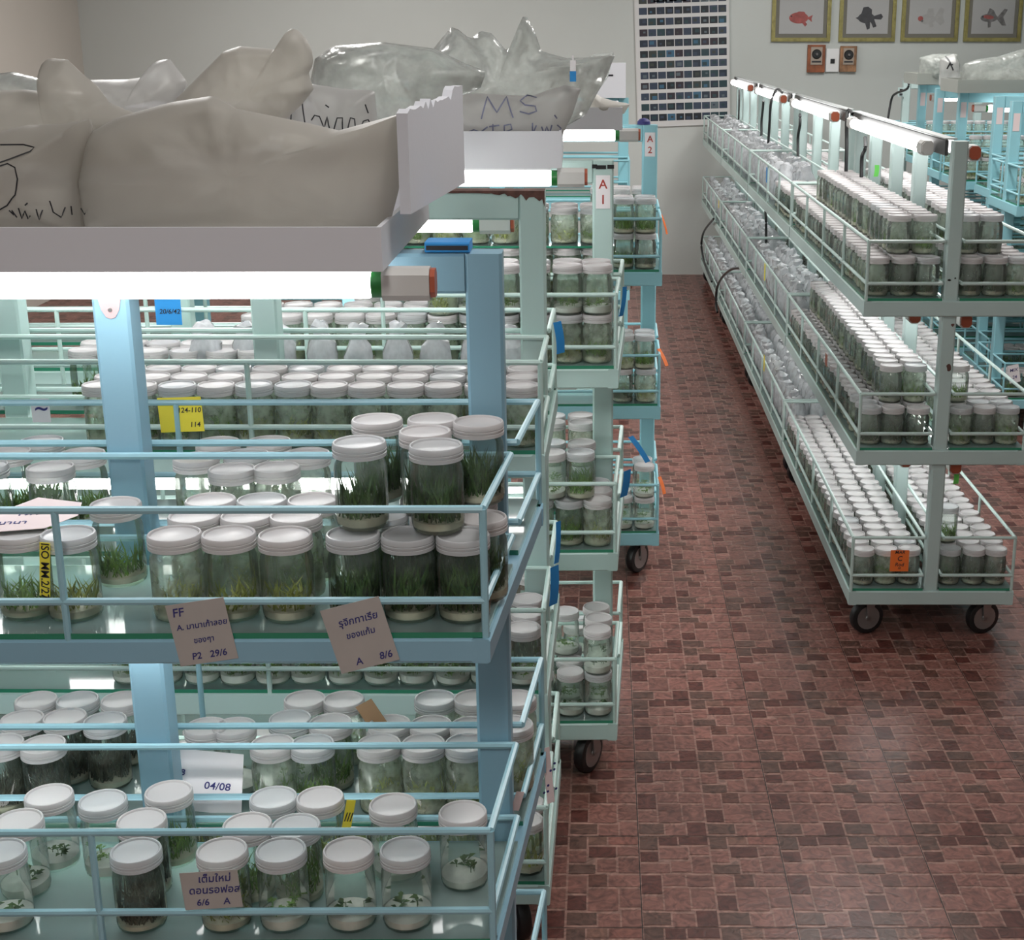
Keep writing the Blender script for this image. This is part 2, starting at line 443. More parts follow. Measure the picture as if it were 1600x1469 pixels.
A_LOC = Vector((-.143, 1.69 + .28, 0)); A_RZ = math.radians(.5)
B_LOC = Vector((-.102, 2.795, 0)); B_RZ = math.radians(-.3)
C_LOC = Vector((.033, 3.505, 0)); C_RZ = math.radians(1.0)
D_LOC = Vector((.190, 4.95, 0)); D_RZ = math.radians(1.0)
E_LOC = Vector((.135, 7.2, 0))
PL = [-.03, -.54, -1.05, -1.56]
rA = rack('blue culture rack in the left foreground with a blue painted frame', A_LOC, A_RZ, 1.72, .56, 'blue', 'bluerod', [-.016, -.52, -1.03, -1.54], skew=.09, dzb=.012)
rB = rack('mint green rack with rusty top beam just behind the blue foreground rack', B_LOC, B_RZ, 1.72, .53, 'mint', 'mintrod', [-.03, -.55, -1.05, -1.56], skew=.01, tiers=[.12, .535, 1.01])
rC = rack('mint green rack marked A 1, third from the camera on the left of the aisle', C_LOC, C_RZ, 1.72, .53, 'mint', 'mintrod', PL, skew=.06)
rD = rack('light cyan rack marked A 2, fourth from the camera left of the aisle', D_LOC, D_RZ, 1.72, .56, 'cyan', 'cyan', PL, skew=.03)
rE = rack('cyan rack farthest back on the left, mostly hidden behind the rack marked A 2', E_LOC, 0, 1.72, .5, 'cyan', 'cyan', PL, fine=False)

R_X, R_Y0, R_P, R_L = 1.003, 4.13, 1.735, 1.715
rowname = ['nearest pale green rack of the right-hand row, with jars to its front end',
           'second pale green rack of the right-hand row, carrying clear pouches',
           'third pale green rack of the right-hand row from the camera',
           'last pale green rack of the right-hand row, against the back wall']
rR = []
for i in range(4):
    rR.append(rack(label=rowname[i], loc=(R_X, R_Y0 + i * R_P, 0), rz=-PI / 2, L=R_L, W=.5, paint='pale', rodpaint='palerod', posts=[-.03, -.53, -.9, -1.3, -1.62] if i == 0 else PL, top_beam=False, fine=(i == 0), bars=.43, POST=.042))
S_SPEC = [(1.86, 6.82), (1.93, 7.38), (1.90, 8.0), (1.90, 8.56), (1.98, 9.4), (2.02, 10.1)]
names = ['cyan rack nearest the camera at the right edge, behind the long right-hand row', 'second cyan rack from the camera at the right edge',
         'third cyan rack from the camera at the right edge', 'fourth cyan rack from the camera at the right edge',
         'fifth cyan rack at the right, in front of the last', 'last pale rack at the right, closest to the back wall']
rS = []
for i, (x, y) in enumerate(S_SPEC):
    rS.append(rack(names[i], (x, y, 0), PI, 1.5, .5, 'cyan' if i < 5 else 'pale', 'cyan', [-.03, -.52, -1.0, -1.45], fine=False))

# stickers and paint damage on posts (sub-parts of the post)
def posts_of(r): return [o for o in r.children if o.name.split('.')[0] == 'post']
def sticker(post, x, z, lines, w=.032, h=.075, mat='pinkpaper', y=-POST / 2, size=.026):
    b = MB(); b.bar((x, y - .0008, z - h / 2), (x, y - .0008, z + h / 2), w, .0012, .0003, up=(0, 1, 0))
    s = b.build('number_sticker', mat, post)
    return s
def lettering(parent, name, lines, origin, size, mat, dz, rx=PI / 2, rz=0, roll=0):
    for i, ln in enumerate(lines):
        me = text_mesh(ln, size, mat)
        o = link(name, me, parent)
        o.location = (origin[0], origin[1], origin[2] - i * dz); o.rotation_euler = (rx, roll, rz)
def sticker_text(post, x, z, lines, size=.030, w=.034, h=.078):
    b = MB(); b.box(x - w / 2, x + w / 2, -POST / 2 - .0015, -POST / 2 - .0003, z - h / 2, z + h / 2)
    tmp = []
    for i, ln in enumerate(lines):
        me = text_mesh(ln, size, 'red'); off = len(b.v)
        zz = z + h * .22 - i * h * .46
        b.add([(v.co.x + x, -POST / 2 - .0019, v.co.y + zz) for v in me.vertices], [tuple(p.vertices) for p in me.polygons], 1)
        bpy.data.meshes.remove(me)
    b.build('number_sticker', ['paper', 'red'], post, smooth=False)
sticker_text(posts_of(rC)[0], 0 - .03, 1.43, ['A', '1'])
sticker_text(posts_of(rD)[0], 0 - .03, 1.44, ['A', '2'])
for k in range(5):
    b = MB(); p = posts_of(rS[k])[0]; b.box(-.045, -.015, .0253, .0263, 1.37, 1.45); b.build('number_sticker', 'pinkpaper', p, smooth=False)
# pink hanging strip on A's left post
b = MB(); vs = []
pts = [(-.019, .045), (.019, .045), (.016, .03), (.012, .012), (.006, .002), (0, 0), (-.006, .002), (-.012, .012), (-.016, .03)]
zb = at_y(187, 498, A_LOC.y - .03).z
b.add([(-.520 + x, -POST / 2 - .0015, zb + z) for x, z in pts] + [(-.520 + x, -POST / 2 - .0003, zb + z) for x, z in pts],
      [tuple(range(9))] + [(i, (i + 1) % 9, (i + 1) % 9 + 9, i + 9) for i in range(9)])
b.build('plastic_strip', 'pinkstrip', posts_of(rA)[1], smooth=False)
b = MB(); b.rod((-.520, -POST / 2 - .0024, zb + .012), (-.520, -POST / 2 - .0010, zb + .012), .003, 8); b.build('screw', 'steel', posts_of(rA)[1])
# rust on the top beam of the second rack
bm = [o for o in rB.children if o.name.startswith('top_beam')][0]
b = MB(); xs = [-1.0 + i * .005 for i in range(199)]
prof = []
for x in xs:
    dd = .004 + .002 * noise.noise((x * 30, 0, 0))
    if x > -.10: dd = .006 + (x + .10) * .10 + .009 * noise.noise((x * 90, 3, 0)) + .005 * noise.noise((x * 210, 7, 0))
    prof.append((x, max(.002, dd)))
prof.append((-.0052, .030)); 
for (x0, d0), (x1, d1) in zip(prof, prof[1:]):
    b.add([(x0, -.0256, TOPZ - d0), (x1, -.0256, TOPZ - d1), (x1, -.0256, TOPZ + .0006), (x0, -.0256, TOPZ + .0006), (x0, .02, TOPZ + .0006), (x1, .02, TOPZ + .0006)], [(0, 1, 2, 3), (3, 2, 5, 4)])
b.build('rust_patch', 'rust', bm, smooth=False)
# chips on the near post of the right-hand row (its front face looks to -Y, local +x)
def chip(post, z, w, h, dy, mat='rust', x=.0005):
    b = MB(); n = 9; pts = []
    for i in range(n):
        a = 2 * PI * i / n; k = R.uniform(.6, 1.1); pts.append((dy + math.cos(a) * w * k, z + math.sin(a) * h * k))
    xx = -.03 + .021 + .0004
    b.add([(xx + .0006, y, zz) for y, zz in pts] + [(xx, y, zz) for y, zz in pts], [tuple(range(n))] + [(i, (i + 1) % n, (i + 1) % n + n, i + n) for i in range(n)])
    b.build('paint_chip', mat, post, smooth=False)
b = MB(); b.lathe([(.022, 0), (.021, .010), (.014, .018), (0, .021)], 16, 0, (-.05, 0, TOPZ + .0005)); b.build('knob', 'inkb', posts_of(rD)[0])
pR = posts_of(rR[0])[0]
chip(pR, .985, .006, .006, .01); chip(pR, .86, .009, .014, .008); chip(pR, 1.115, .006, .004, -.008, 'black'); chip(pR, 1.120, .003, .003, .008, 'black')
chip(pR, .60, .004, .004, 0, 'black')
pC = posts_of(rC)[0]
b = MB()
for x, z, w in ((-.035, 1.488, .012), (-.012, 1.489, .008), (.0 - .05, 1.49, .006)):
    b.box(x - w, x + w, -.0262, -.0252, z - .005, z + .004)
b.build('paint_chip', 'black', pC, smooth=False)

# ------------------------------------------------------------------ lamps
def lamp_on(label, r_loc, rz, y, z, x0=-1.40, x1=-.18, **k):
    p0 = Vector(r_loc) + rot((x0, y, z), rz); p1 = Vector(r_loc) + rot((x1, y, z), rz)
    return lamp(label, p0, p1, **k)
lamp_on('lit fluorescent tube under the white tray of the blue foreground rack', A_LOC, A_RZ, -.11, 1.476, x1=-.153)
lamp_on('lit tube behind the top beam of the rusty mint green rack', B_LOC, B_RZ, .12, 1.425, x1=-.155)
lamp_on('hidden fill tube added in front of the top beam of the rusty mint green rack', B_LOC, B_RZ, -.13, 1.470, x1=-.36)  # extra tube kept out of view, added to whiten the jar lids below
lamp_on('lit tube under the tray of the rack marked A 1', C_LOC, C_RZ, -.17, 1.476, x1=-.150)
lamp_on('lit tube under the tray of the cyan rack marked A 2', D_LOC, D_RZ, -.16, 1.478, x1=-.150)
for nm, l, rz in (('blue foreground rack', A_LOC, A_RZ), ('rusty mint green rack', B_LOC, B_RZ), ('mint lettered rack', C_LOC, C_RZ), ('cyan left rack', D_LOC, D_RZ)):
    for tn, z in (('upper', TIER[2]), ('middle', TIER[1])):
        lamp_on('lit tube under the %s shelf of the %s' % (tn, nm), l, rz, -.08, z - (.06 if 'rusty' in nm else .024), x1=-.17, batten=False)
nth = ['nearest', 'second', 'third', 'last']
for i in range(4):
    l = (R_X, R_Y0 + i * R_P, 0)
    lamp_on('lit tube on the aisle side of the posts, %s rack of the right-hand row' % nth[i], l, -PI / 2, -.060, 1.472, x0=-1.43, x1=-.24, capcol='holder', tip='holder' if i == 0 else 'capred', strip_y=.029, tube='tubeR')
    lamp_on('lit tube on the far side of the posts, %s rack of the right-hand row' % nth[i], l, -PI / 2, .050, 1.466, x0=-1.43, x1=-.13, capcol='holder', batten=False, tube='tubeR')
    for tn, z in (('top', TIER[2]), ('middle', TIER[1])):
        lamp_on('lit tube on the aisle side under the %s shelf, %s right-hand rack' % (tn, nth[i]), l, -PI / 2, -.075, z - .024, x0=-1.4, x1=-.2, batten=False, tube='tubeR')
        if i == 0: lamp_on('lit tube on the far side under the %s shelf, %s right-hand rack' % (tn, nth[i]), l, -PI / 2, .06, z - .024, x0=-1.4, x1=-.13, batten=False)
for k in (0, 2, 4):
    l = (*S_SPEC[k], 0)
    lamp_on('lit tube on the %s cyan rack at the right edge' % ('nearest', '', 'third', '', 'fifth')[k], l, PI, .10, 1.42, x1=-.14)

# ------------------------------------------------------------------ jars
JH = .112
def jar_glass(n):
    return MB().lathe([(0, .003), (.024, .002), (.029, 0), (.0325, .003), (.034, .010), (.034, .076), (.0325, .084), (.0295, .090), (.0288, .094), (.0288, .105)], n)
def jar_lid(n):
    return MB().lathe([(.0285, .0940), (.0345, .0940), (.0347, .0985), (.0338, .0992), (.0347, .1005), (.0347, .1030), (.0338, .1038), (.0346, .1048), (.0344, .1095), (.0332, .1117), (.0316, .1120), (.0306, .1112), (.0300, .1092), (.0290, .1087), (0, .1090)], n)
def gel(n, h, tilt=.0):
    g = MB().lathe([(0, .0035), (.028, .0036), (.0322, .006), (.0328, .012), (.0328, h), (.028, h + .0006), (0, h + .001)], n)
    if tilt: g.v = [(x, y, z + (x * tilt if z > .008 else 0)) for x, y, z in g.v]
    return g
def blades(seed, n, h0, h1, spread, w, base=.012, lean=.012, rmax=.031):
    r = random.Random(seed); b = MB()
    for i in range(n):
        a = r.uniform(0, 2 * PI); rr = spread * math.sqrt(r.random()); x, y = rr * math.cos(a), rr * math.sin(a)
        h = r.uniform(h0, h1); d = r.uniform(0, 2 * PI); ux, uy = math.cos(d), math.sin(d)
        lx, ly = r.uniform(-lean, lean), r.uniform(-lean, lean)
        def lim(px, py):
            q = math.hypot(px, py); s = min(1, rmax / max(q, 1e-6)); return px * s, py * s
        x1, y1 = lim(x + lx * .5, y + ly * .5); x2, y2 = lim(x + lx * 1.4, y + ly * 1.4)
        vs = [(x - ux * w * .6, y - uy * w * .6, base), (x + ux * w * .6, y + uy * w * .6, base), (*lim(x1 + ux * w, y1 + uy * w), base + h * .55), (*lim(x1 - ux * w, y1 - uy * w), base + h * .55), (x2, y2, base + h)]
        b.add(vs, [(0, 1, 2, 3), (3, 2, 4)])
    return b
def leaves(seed, n, base, w, hmax, spread):
    r = random.Random(seed); b = MB()
    for i in range(n):
        a = r.uniform(0, 2 * PI); rr = spread * math.sqrt(r.random()); x, y = rr * math.cos(a), rr * math.sin(a); h = r.uniform(.2, 1) * hmax
        b.rod((x, y, base), (x, y, base + h), .0006, 4, cap=False)
        for k in range(r.randint(3, 5)):
            t = r.uniform(0, 2 * PI); ux, uy = math.cos(t), math.sin(t); l = w * r.uniform(.7, 1.2); zz = base + h * r.uniform(.5, 1)
            b.add([(x, y, zz), (x + ux * l * .5 - uy * l * .25, y + uy * l * .5 + ux * l * .25, zz + l * .35), (x + ux * l, y + uy * l, zz + l * .25), (x + ux * l * .5 + uy * l * .25, y + uy * l * .5 - ux * l * .25, zz + l * .35)], [(0, 1, 2, 3)])
    for i, v in enumerate(b.v):
        q = math.hypot(v[0], v[1])
        if q > .031: b.v[i] = (v[0] * .031 / q, v[1] * .031 / q, v[2])
    return b
GL = {'jar': {}, 'jarfog': {}, 'jarmist': {}}
LID = {}
for n in (14, 28):
    for g in GL: GL[g][n] = jar_glass(n).mesh('culture_jar', g)
    for l in ('lid', 'lid2'): LID[(l, n)] = jar_lid(n).mesh('lid', l)
GEL = {(g, h): gel(24, h, t).mesh('growth_medium', g) for g, h, t in (('gel', .014, .05), ('gelw', .018, .08), ('gelw', .030, 0))}
PLANT = {}
for v in range(3):
    PLANT[('dense', v)] = blades(10 + v, 190, .02, .066, .030, .0017, lean=.016).mesh('plantlet', 'dense')
    PLANT[('tuft', v)] = blades(20 + v, 130, .012, .045, .029, .0014, lean=.018).mesh('plantlet', 'tuft')
    PLANT[('yel', v)] = blades(30 + v, 80, .010, .040, .028, .0016, lean=.016).mesh('plantlet', 'yel')
    PLANT[('murk', v)] = blades(40 + v, 190, .02, .056, .031, .0019, lean=.02).mesh('plantlet', 'murk')
    PLANT[('sprout', v)] = leaves(50 + v, 12, .016, .009, .016, .024).mesh('plantlet', 'sprout')
    PLANT[('few', v)] = leaves(60 + v, 5, .018, .013, .014, .018).mesh('plantlet', 'dense')
    PLANT[('low', v)] = blades(80 + v, 150, .010, .036, .030, .0016, lean=.018).mesh('plantlet', 'dense')
    PLANT[('pale', v)] = leaves(70 + v, 26, .016, .010, .016, .027).mesh('plantlet', 'sprout')
KIND = {  # glass, gel, plant, wording
 'dense': ('jar', ('gel', .014), 'dense', 'dark green'),
 'tuft': ('jar', ('gel', .014), 'tuft', 'leafy green'),
 'yel': ('jar', ('gel', .014), 'yel', 'yellow-green'),
 'murk': ('jar', ('gel', .014), 'murk', 'dark murky'),
 'sprout': ('jar', ('gelw', .018), 'sprout', 'sparsely planted'),
 'few': ('jar', ('gelw', .018), 'few', 'nearly empty'),
 'fog': ('jarfog', ('gel', .014), 'tuft', 'foggy'),
 'fogy': ('jarfog', ('gel', .014), 'yel', 'misted'),
 'mist': ('jarmist', ('gel', .014), 'low', 'low green'),
 'pale': ('jar', ('gelw', .018), 'pale', 'pale seedling'),
}
N_JAR = [0]
def jar(kind, x, y, z, label, group, n=14, lid=None, tilt=0):
    g, ge, pl, _ = KIND[kind]
    o = link('culture_jar', GL[g][n], None, (x, y, z)); o.rotation_euler = (0, 0, R.uniform(0, 6.28))
    tag(o, label, 'jar', group)
    link('lid', LID[(lid or ('lid' if R.random() < .7 else 'lid2'), n)], o)
    link('growth_medium', GEL[ge], o)
    link('plantlet', PLANT[(pl, R.randrange(3))], o)
    N_JAR[0] += 1
    return o

def zl(tier, layer=0): return GTOP[tier] + layer * (JH + .0005)
# ---- blue foreground rack: every jar placed where its lid shows
rows = []
def put(lst, tier, layer, where, n=28):
    pts = []
    for e in lst:
        u, v, k = e
        z = zl(tier, layer) + JH
        if v > 10: p = at_z(u, v, z); x, y = p.x, p.y
        else: y = v; x = x_at(u, y, z)
        if layer == 0:      # keep clear of the guard rails
            sl = math.tan(A_RZ) * (x - A_LOC.x); l = y - A_LOC.y - sl
            l = min(max(l, -.234), -.0735) if l < 0 else min(max(l, .0735), .234)
            y = A_LOC.y + l + sl
        pts.append([x, y, k])
    return pts
A_up = put([(30, 1.757, 'tuft'), (106, 1.752, 'yel'), (180, 1.875, 'tuft'), (272, 1.752, 'fogy'), (357, 1.752, 'yel'), (445, 1.748, 'yel'),
            (303, 1.825, 'fog'), (385, 1.825, 'fogy'), (462, 1.825, 'fog'), (336, 1.918, 'fog'), (415, 1.918, 'fogy'), (492, 1.912, 'fog'),
            (551, 1.752, 'dense'), (637, 1.749, 'dense'), (723, 1.747, 'dense'), (597, 1.828, 'dense'), (680, 1.824, 'dense'), (752, 1.818, 'dense'),
            (570, 1.91, 'dense'), (665, 1.905, 'dense'), (738, 1.896, 'dense')], 2, 0, '')
A_st = put([(561, 1.783, 'dense'), (681, 1.769, 'dense'), (664, 1.836, 'dense'), (589, 1.898, 'dense'), (676, 1.901, 'dense'), (747, 1.886, 'dense')], 2, 1, '')
A_re = put([(-25, 2.06, 'tuft'), (12, 2.135, 'tuft'), (78, 2.052, 'tuft'), (128, 2.125, 'tuft'), (65, 2.2, 'tuft'), (306, 2.10, 'fog'), (362, 2.042, 'fog'), (432, 2.05, 'fog'), (385, 2.12, 'fogy'), (480, 2.125, 'fogy'),
            (340, 2.19, 'fog'), (420, 2.195, 'fogy')], 2, 0, '')
A_lo = put([(-5, 1335, 'few'), (210, 1331, 'murk'), (342, 1337, 'yel'), (434, 1339, 'sprout'), (544, 1327, 'few'), (630, 1337, 'few'), (723, 1268, 'few'),
            (28, 1281, 'few'), (76, 1241, 'few'), (160, 1250, 'sprout'), (221, 1280, 'murk'), (264, 1234, 'tuft'), (386, 1287, 'tuft'), (427, 1245, 'tuft'),
            (462, 1289, 'tuft'), (500, 1245, 'yel'), (614, 1256, 'sprout')], 1, 0, '')
A_lr = put([(58, 1090, 'murk'), (125, 1087, 'murk'), (191, 1091, 'murk'), (34, 1122, 'murk'), (101, 1119, 'murk'), (164, 1125, 'murk'), (1, 1160, 'murk'), (67, 1162, 'murk'),
            (476, 1091, 'fog'), (537, 1092, 'fog'), (453, 1122, 'sprout'), (516, 1128, 'tuft'), (423, 1166, 'fog'), (484, 1170, 'tuft'), (680, 1088, 'fog'), (741, 1089, 'fog'),
            (609, 1130, 'fogy'), (673, 1131, 'fog'), (736, 1133, 'fogy'), (589, 1170, 'fogy'), (659, 1170, 'fogy'), (727, 1170, 'fogy'), (806, 1090, 'fogy'), (800, 1131, 'fogy'), (322, 2.10, 'few'), (366, 2.10, 'few')], 1, 0, '')
USED = {}
def place_rows(pts, tier, layer, rowwords, place, group, n=28):
    """cluster by depth into rows, name each jar by its rank from the right"""
    rws = {}
    ys = sorted(p[1] for p in pts); edges = []
    cl = [[ys[0]]]
    for y in ys[1:]:
        if y - cl[-1][0] > .045: cl.append([y])
        else: cl[-1].append(y)
    for i, c in enumerate(cl):
        row = sorted([p for p in pts if c[0] - 1e-6 <= p[1] <= c[-1] + 1e-6], key=lambda p: -p[0])
        rw = rowwords[min(i, len(rowwords) - 1)] if i < len(rowwords) else rowwords[-1] + ' %d' % i
        for j, p in enumerate(row):
            jar(p[2], p[0], p[1], zl(tier, layer), '%s jar, %s from right, %s, %s' % (KIND[p[2]][3], ORD[j], rw, place), group, n)
place_rows(A_up, 2, 0, ['front row', 'second row', 'third row'], "blue rack's upper shelf", 'jars standing on the upper shelf of the blue rack')
place_rows(A_st, 2, 1, ['stacked front row', 'stacked second row', 'stacked rear row'], "blue rack's upper shelf", 'jars stacked on top at the right of the blue rack')
place_rows(A_re, 2, 0, ['first row behind the posts', 'second row behind the posts', 'third row behind the posts'], "blue rack's upper shelf", 'jars behind the posts on the upper shelf of the blue rack')
place_rows(A_lo, 1, 0, ['front row', 'second row', 'third row', 'fourth row'], "blue rack's lower shelf", 'jars in the front half of the lower shelf of the blue rack')
place_rows(A_lr, 1, 0, ['first row behind the posts', 'second row behind the posts', 'third row behind the posts', 'last row behind the posts'], "blue rack's lower shelf", 'jars behind the posts on the lower shelf of the blue rack')

STUFF = []      # far jars, gathered into one object
def grid(loc, rz, tier, layer, xs, ys, kinds, rackname, shelf, side, group, keep=lambda i, j: True, indiv=lambda i, j: True, frame='near', dz=0.0):
    """jars on a rack, i counts from the aisle end along the rack, j counts rows outward to inward"""
    for i, x in enumerate(xs):
        for j, y in enumerate(ys):
            if not keep(i, j): continue
            p = Vector(loc) + rot((x + R.uniform(-.003, .003), y + R.uniform(-.003, .003), zl(tier, layer) + dz), rz)
            k = R.choice(kinds)
            if indiv(i, j):
                jar(k, p.x, p.y, p.z, '%s jar %s from %s end, %s, %s, %s' % (KIND[k][3], ORD[i], frame, side[j], shelf, rackname), group)
            else: STUFF.append((k, p.x, p.y, p.z))
def seq(x0, n, p): return [x0 - p * i for i in range(n)]
FR = ['front row', 'second row', 'third row']
# mint rack with the rusty beam
grid(B_LOC, B_RZ, 2, 0, seq(-.045, 12, .0695), [-.215, -.143, -.071], ['fog', 'fogy', 'fog'], 'rusty mint rack', 'top shelf', FR, 'jars on the top shelf of the rusty mint rack', frame='aisle')
grid(B_LOC, B_RZ, 1, 0, seq(-.045, 12, .0695), [-.215], ['pale'], 'rusty mint rack', 'middle shelf', FR, 'seedling jars on the middle shelf of the rusty mint rack', frame='aisle', dz=-.03)
grid(B_LOC, B_RZ, 1, 0, seq(-.045, 12, .0695), [-.143, -.071, .075], ['pale', 'murk'], '', '', FR, '', indiv=lambda i, j: False, dz=-.03)
grid(B_LOC, B_RZ, 0, 0, seq(-.045, 12, .0695), [-.215, -.143, .1, .17], ['murk', 'pale'], '', '', FR, '', indiv=lambda i, j: False)
grid(B_LOC, B_RZ, 2, 0, seq(-.60, 6, .0695), [.09, .17], ['tuft'], '', '', FR, '', indiv=lambda i, j: False)
# rack marked A 1
near = lambda i, j: True
grid(C_LOC, C_RZ, 2, 0, seq(-.045, 12, .071), [-.215], ['fogy', 'fog'], 'mint lettered rack', 'top shelf', ['lower front row'], 'lower front jars on the top shelf of the rack marked A 1', frame='aisle')
grid(C_LOC, C_RZ, 2, 0, seq(-.045, 12, .071), [-.143, -.071], ['fogy', 'fog'], '', '', FR, '', indiv=lambda i, j: False)
grid(C_LOC, C_RZ, 2, 1, seq(-.045, 6, .071), [-.215, -.145], ['sprout', 'fogy'], 'mint lettered rack', 'top shelf', ['upper front row', 'upper second row'], 'upper jars on the top shelf of the rack marked A 1', frame='aisle')
grid(C_LOC, C_RZ, 2, 0, seq(-.045, 9, .071), [.075, .15, .22], ['fogy', 'fog'], '', '', FR, '', indiv=lambda i, j: False)
grid(C_LOC, C_RZ, 2, 1, seq(-.045, 9, .071), [.075, .15, .22], ['fogy', 'fog'], '', '', FR, '', indiv=lambda i, j: False)
grid(C_LOC, C_RZ, 1, 0, seq(-.045, 3, .071), [-.215, -.143, -.071], ['tuft', 'fogy'], 'mint lettered rack', 'middle shelf', ['lower front row', 'lower second row', 'lower third row'], 'lower jars on the middle shelf of the rack marked A 1', frame='aisle')
grid(C_LOC, C_RZ, 1, 1, seq(-.085, 2, .071), [-.20, -.11], ['sprout', 'tuft'], 'mint lettered rack', 'middle shelf', ['upper front row', 'upper second row'], 'upper jars on the middle shelf of the rack marked A 1', frame='aisle')
grid(C_LOC, C_RZ, 1, 0, seq(-.085, 2, .071), [.08, .15, .22], ['fog'], 'mint lettered rack', 'middle shelf', ['first row behind posts', 'second row behind posts', 'third row behind posts'], 'jars behind the posts on the middle shelf of the rack marked A 1', frame='aisle')
grid(C_LOC, C_RZ, 1, 1, seq(-.085, 2, .071), [.08, .15], ['fog'], 'mint lettered rack', 'middle shelf', ['upper first row behind posts', 'upper second row behind posts'], 'jars behind the posts on the middle shelf of the rack marked A 1', frame='aisle')
grid(C_LOC, C_RZ, 0, 0, seq(-.045, 3, .071), [-.215, -.143, -.071], ['sprout', 'few'], 'mint lettered rack', 'bottom shelf', ['lower front row', 'lower second row', 'lower third row'], 'lower jars on the bottom shelf of the rack marked A 1', frame='aisle')
grid(C_LOC, C_RZ, 0, 1, [-.045], [-.215, -.143, -.072], ['few'], 'mint lettered rack', 'bottom shelf', ['upper front row', 'upper second row', 'upper third row'], 'upper jars on the bottom shelf of the rack marked A 1', frame='aisle')
grid(C_LOC, C_RZ, 0, 1, [-.125], [-.10], ['sprout'], 'mint lettered rack', 'bottom shelf', ['upper row beside stack'], 'upper jars on the bottom shelf of the rack marked A 1', frame='aisle')
grid(C_LOC, C_RZ, 0, 0, seq(-.10, 2, .071), [.08, .15], ['few', 'sprout'], 'mint lettered rack', 'bottom shelf', ['first row behind posts', 'second row behind posts'], 'jars behind the posts on the bottom shelf of the rack marked A 1', frame='aisle')
# cyan rack marked A 2
for t, nm in ((2, 'top'), (1, 'middle'), (0, 'bottom')):
    for ly, ln in ((0, 'lower'), (1, 'upper')):
        grid(D_LOC, D_RZ, t, ly, seq(-.05, 2 if t == 2 else 1 if (t == 0 and ly == 1) else 2, .072), [-.235, -.16] if t else [-.235, -.16], ['mist', 'fogy', 'tuft'] if t else ['sprout'], 'cyan left rack', nm + ' shelf', [ln + ' front row', ln + ' second row'], '%s jars on the %s shelf of the rack marked A 2' % (ln, nm), frame='aisle')
        if t == 2: grid(D_LOC, D_RZ, t, ly, seq(-.05, 3, .072), [.08, .15], ['fogy'], '', '', FR, '', indiv=lambda i, j: False)
# right-hand row, nearest rack: columns run down the rack
LC, RC = [-.205, -.134, -.063], [.063, .134, .205]
CL = ['aisle-side column', 'middle column', 'post-side column']; CR = ['column right of posts', 'middle right column', 'outer right column']
RL = (R_X, R_Y0, 0); XS = seq(-.06, 24, .0695)
dk = ['mist', 'mist', 'mist', 'fog']
grid(RL, -PI / 2, 0, 0, XS, LC, dk, 'near pale rack', 'bottom shelf', CL, 'jars left of the posts on the bottom shelf of the near pale rack', indiv=lambda i, j: i < 5)
grid(RL, -PI / 2, 0, 0, XS, RC, dk, 'near pale rack', 'bottom shelf', CR, 'jars right of the posts on the bottom shelf of the near pale rack', indiv=lambda i, j: i < 3)
grid(RL, -PI / 2, 0, 1, [-.13], [.063], ['tuft'], 'near pale rack', 'bottom shelf', ['standing alone on top'], 'jars right of the posts on the bottom shelf of the near pale rack')
grid(RL, -PI / 2, 1, 0, XS, LC, dk, 'near pale rack', 'middle shelf', CL, 'lower jars left of the posts on the middle shelf of the near pale rack', indiv=lambda i, j: i < 3)
grid(RL, -PI / 2, 1, 1, XS[1:], LC[1:], dk, 'near pale rack', 'middle shelf', ['upper middle column', 'upper post-side column'], 'upper jars left of the posts on the middle shelf of the near pale rack', indiv=lambda i, j: i < 5)
grid(RL, -PI / 2, 1, 0, XS, RC, dk, 'near pale rack', 'middle shelf', CR, 'lower jars right of the posts on the middle shelf of the near pale rack', indiv=lambda i, j: i < 3)
grid(RL, -PI / 2, 1, 1, [-.13], [.063], ['tuft'], 'near pale rack', 'middle shelf', ['standing alone on top'], 'lower jars right of the posts on the middle shelf of the near pale rack')
grid(RL, -PI / 2, 2, 0, XS, LC, dk, 'near pale rack', 'top shelf', CL, 'lower jars left of the posts on the top shelf of the near pale rack', indiv=lambda i, j: i < 3)
grid(RL, -PI / 2, 2, 1, XS[1:23], LC[1:], dk, 'near pale rack', 'top shelf', ['upper middle column', 'upper post-side column'], 'upper jars left of the posts on the top shelf of the near pale rack', indiv=lambda i, j: i < 5)
grid(RL, -PI / 2, 2, 0, XS, RC, dk, 'near pale rack', 'top shelf', CR, 'lower jars right of the posts on the top shelf of the near pale rack', indiv=lambda i, j: i < 2)
grid(RL, -PI / 2, 2, 1, XS[1:], RC[:2], dk, 'near pale rack', 'top shelf', ['upper column beyond posts', 'upper middle right column'], 'upper jars right of the posts on the top shelf of the near pale rack', indiv=lambda i, j: i < 3)
no = lambda i, j: False
for i in (1, 2, 3):
    RLi = (R_X, R_Y0 + i * R_P, 0)
    for t in ((1, 2) if i < 3 else (2,)):
        grid(RLi, -PI / 2, t, 0, XS, RC, dk, '', '', CR, '', indiv=no)
grid((R_X, R_Y0 + R_P, 0), -PI / 2, 2, 0, XS[:9], LC, ['murk', 'dense'], '', '', CL, '', indiv=no)
for k, (x, y) in enumerate(S_SPEC):
    for t in (2, 1):
        nx = (3, 3, 8, 8, 10, 12)[k]
        grid((x, y, 0), PI, t, 0, seq(-.06, nx, .074), [.2, .125], ['fogy', 'fog', 'tuft'], '', '', FR, '', indiv=no)
        if t == 2 and k % 2 == 0: grid((x, y, 0), PI, t, 1, seq(-.06, nx, .074), [.2], ['fogy'], '', '', FR, '', indiv=no)
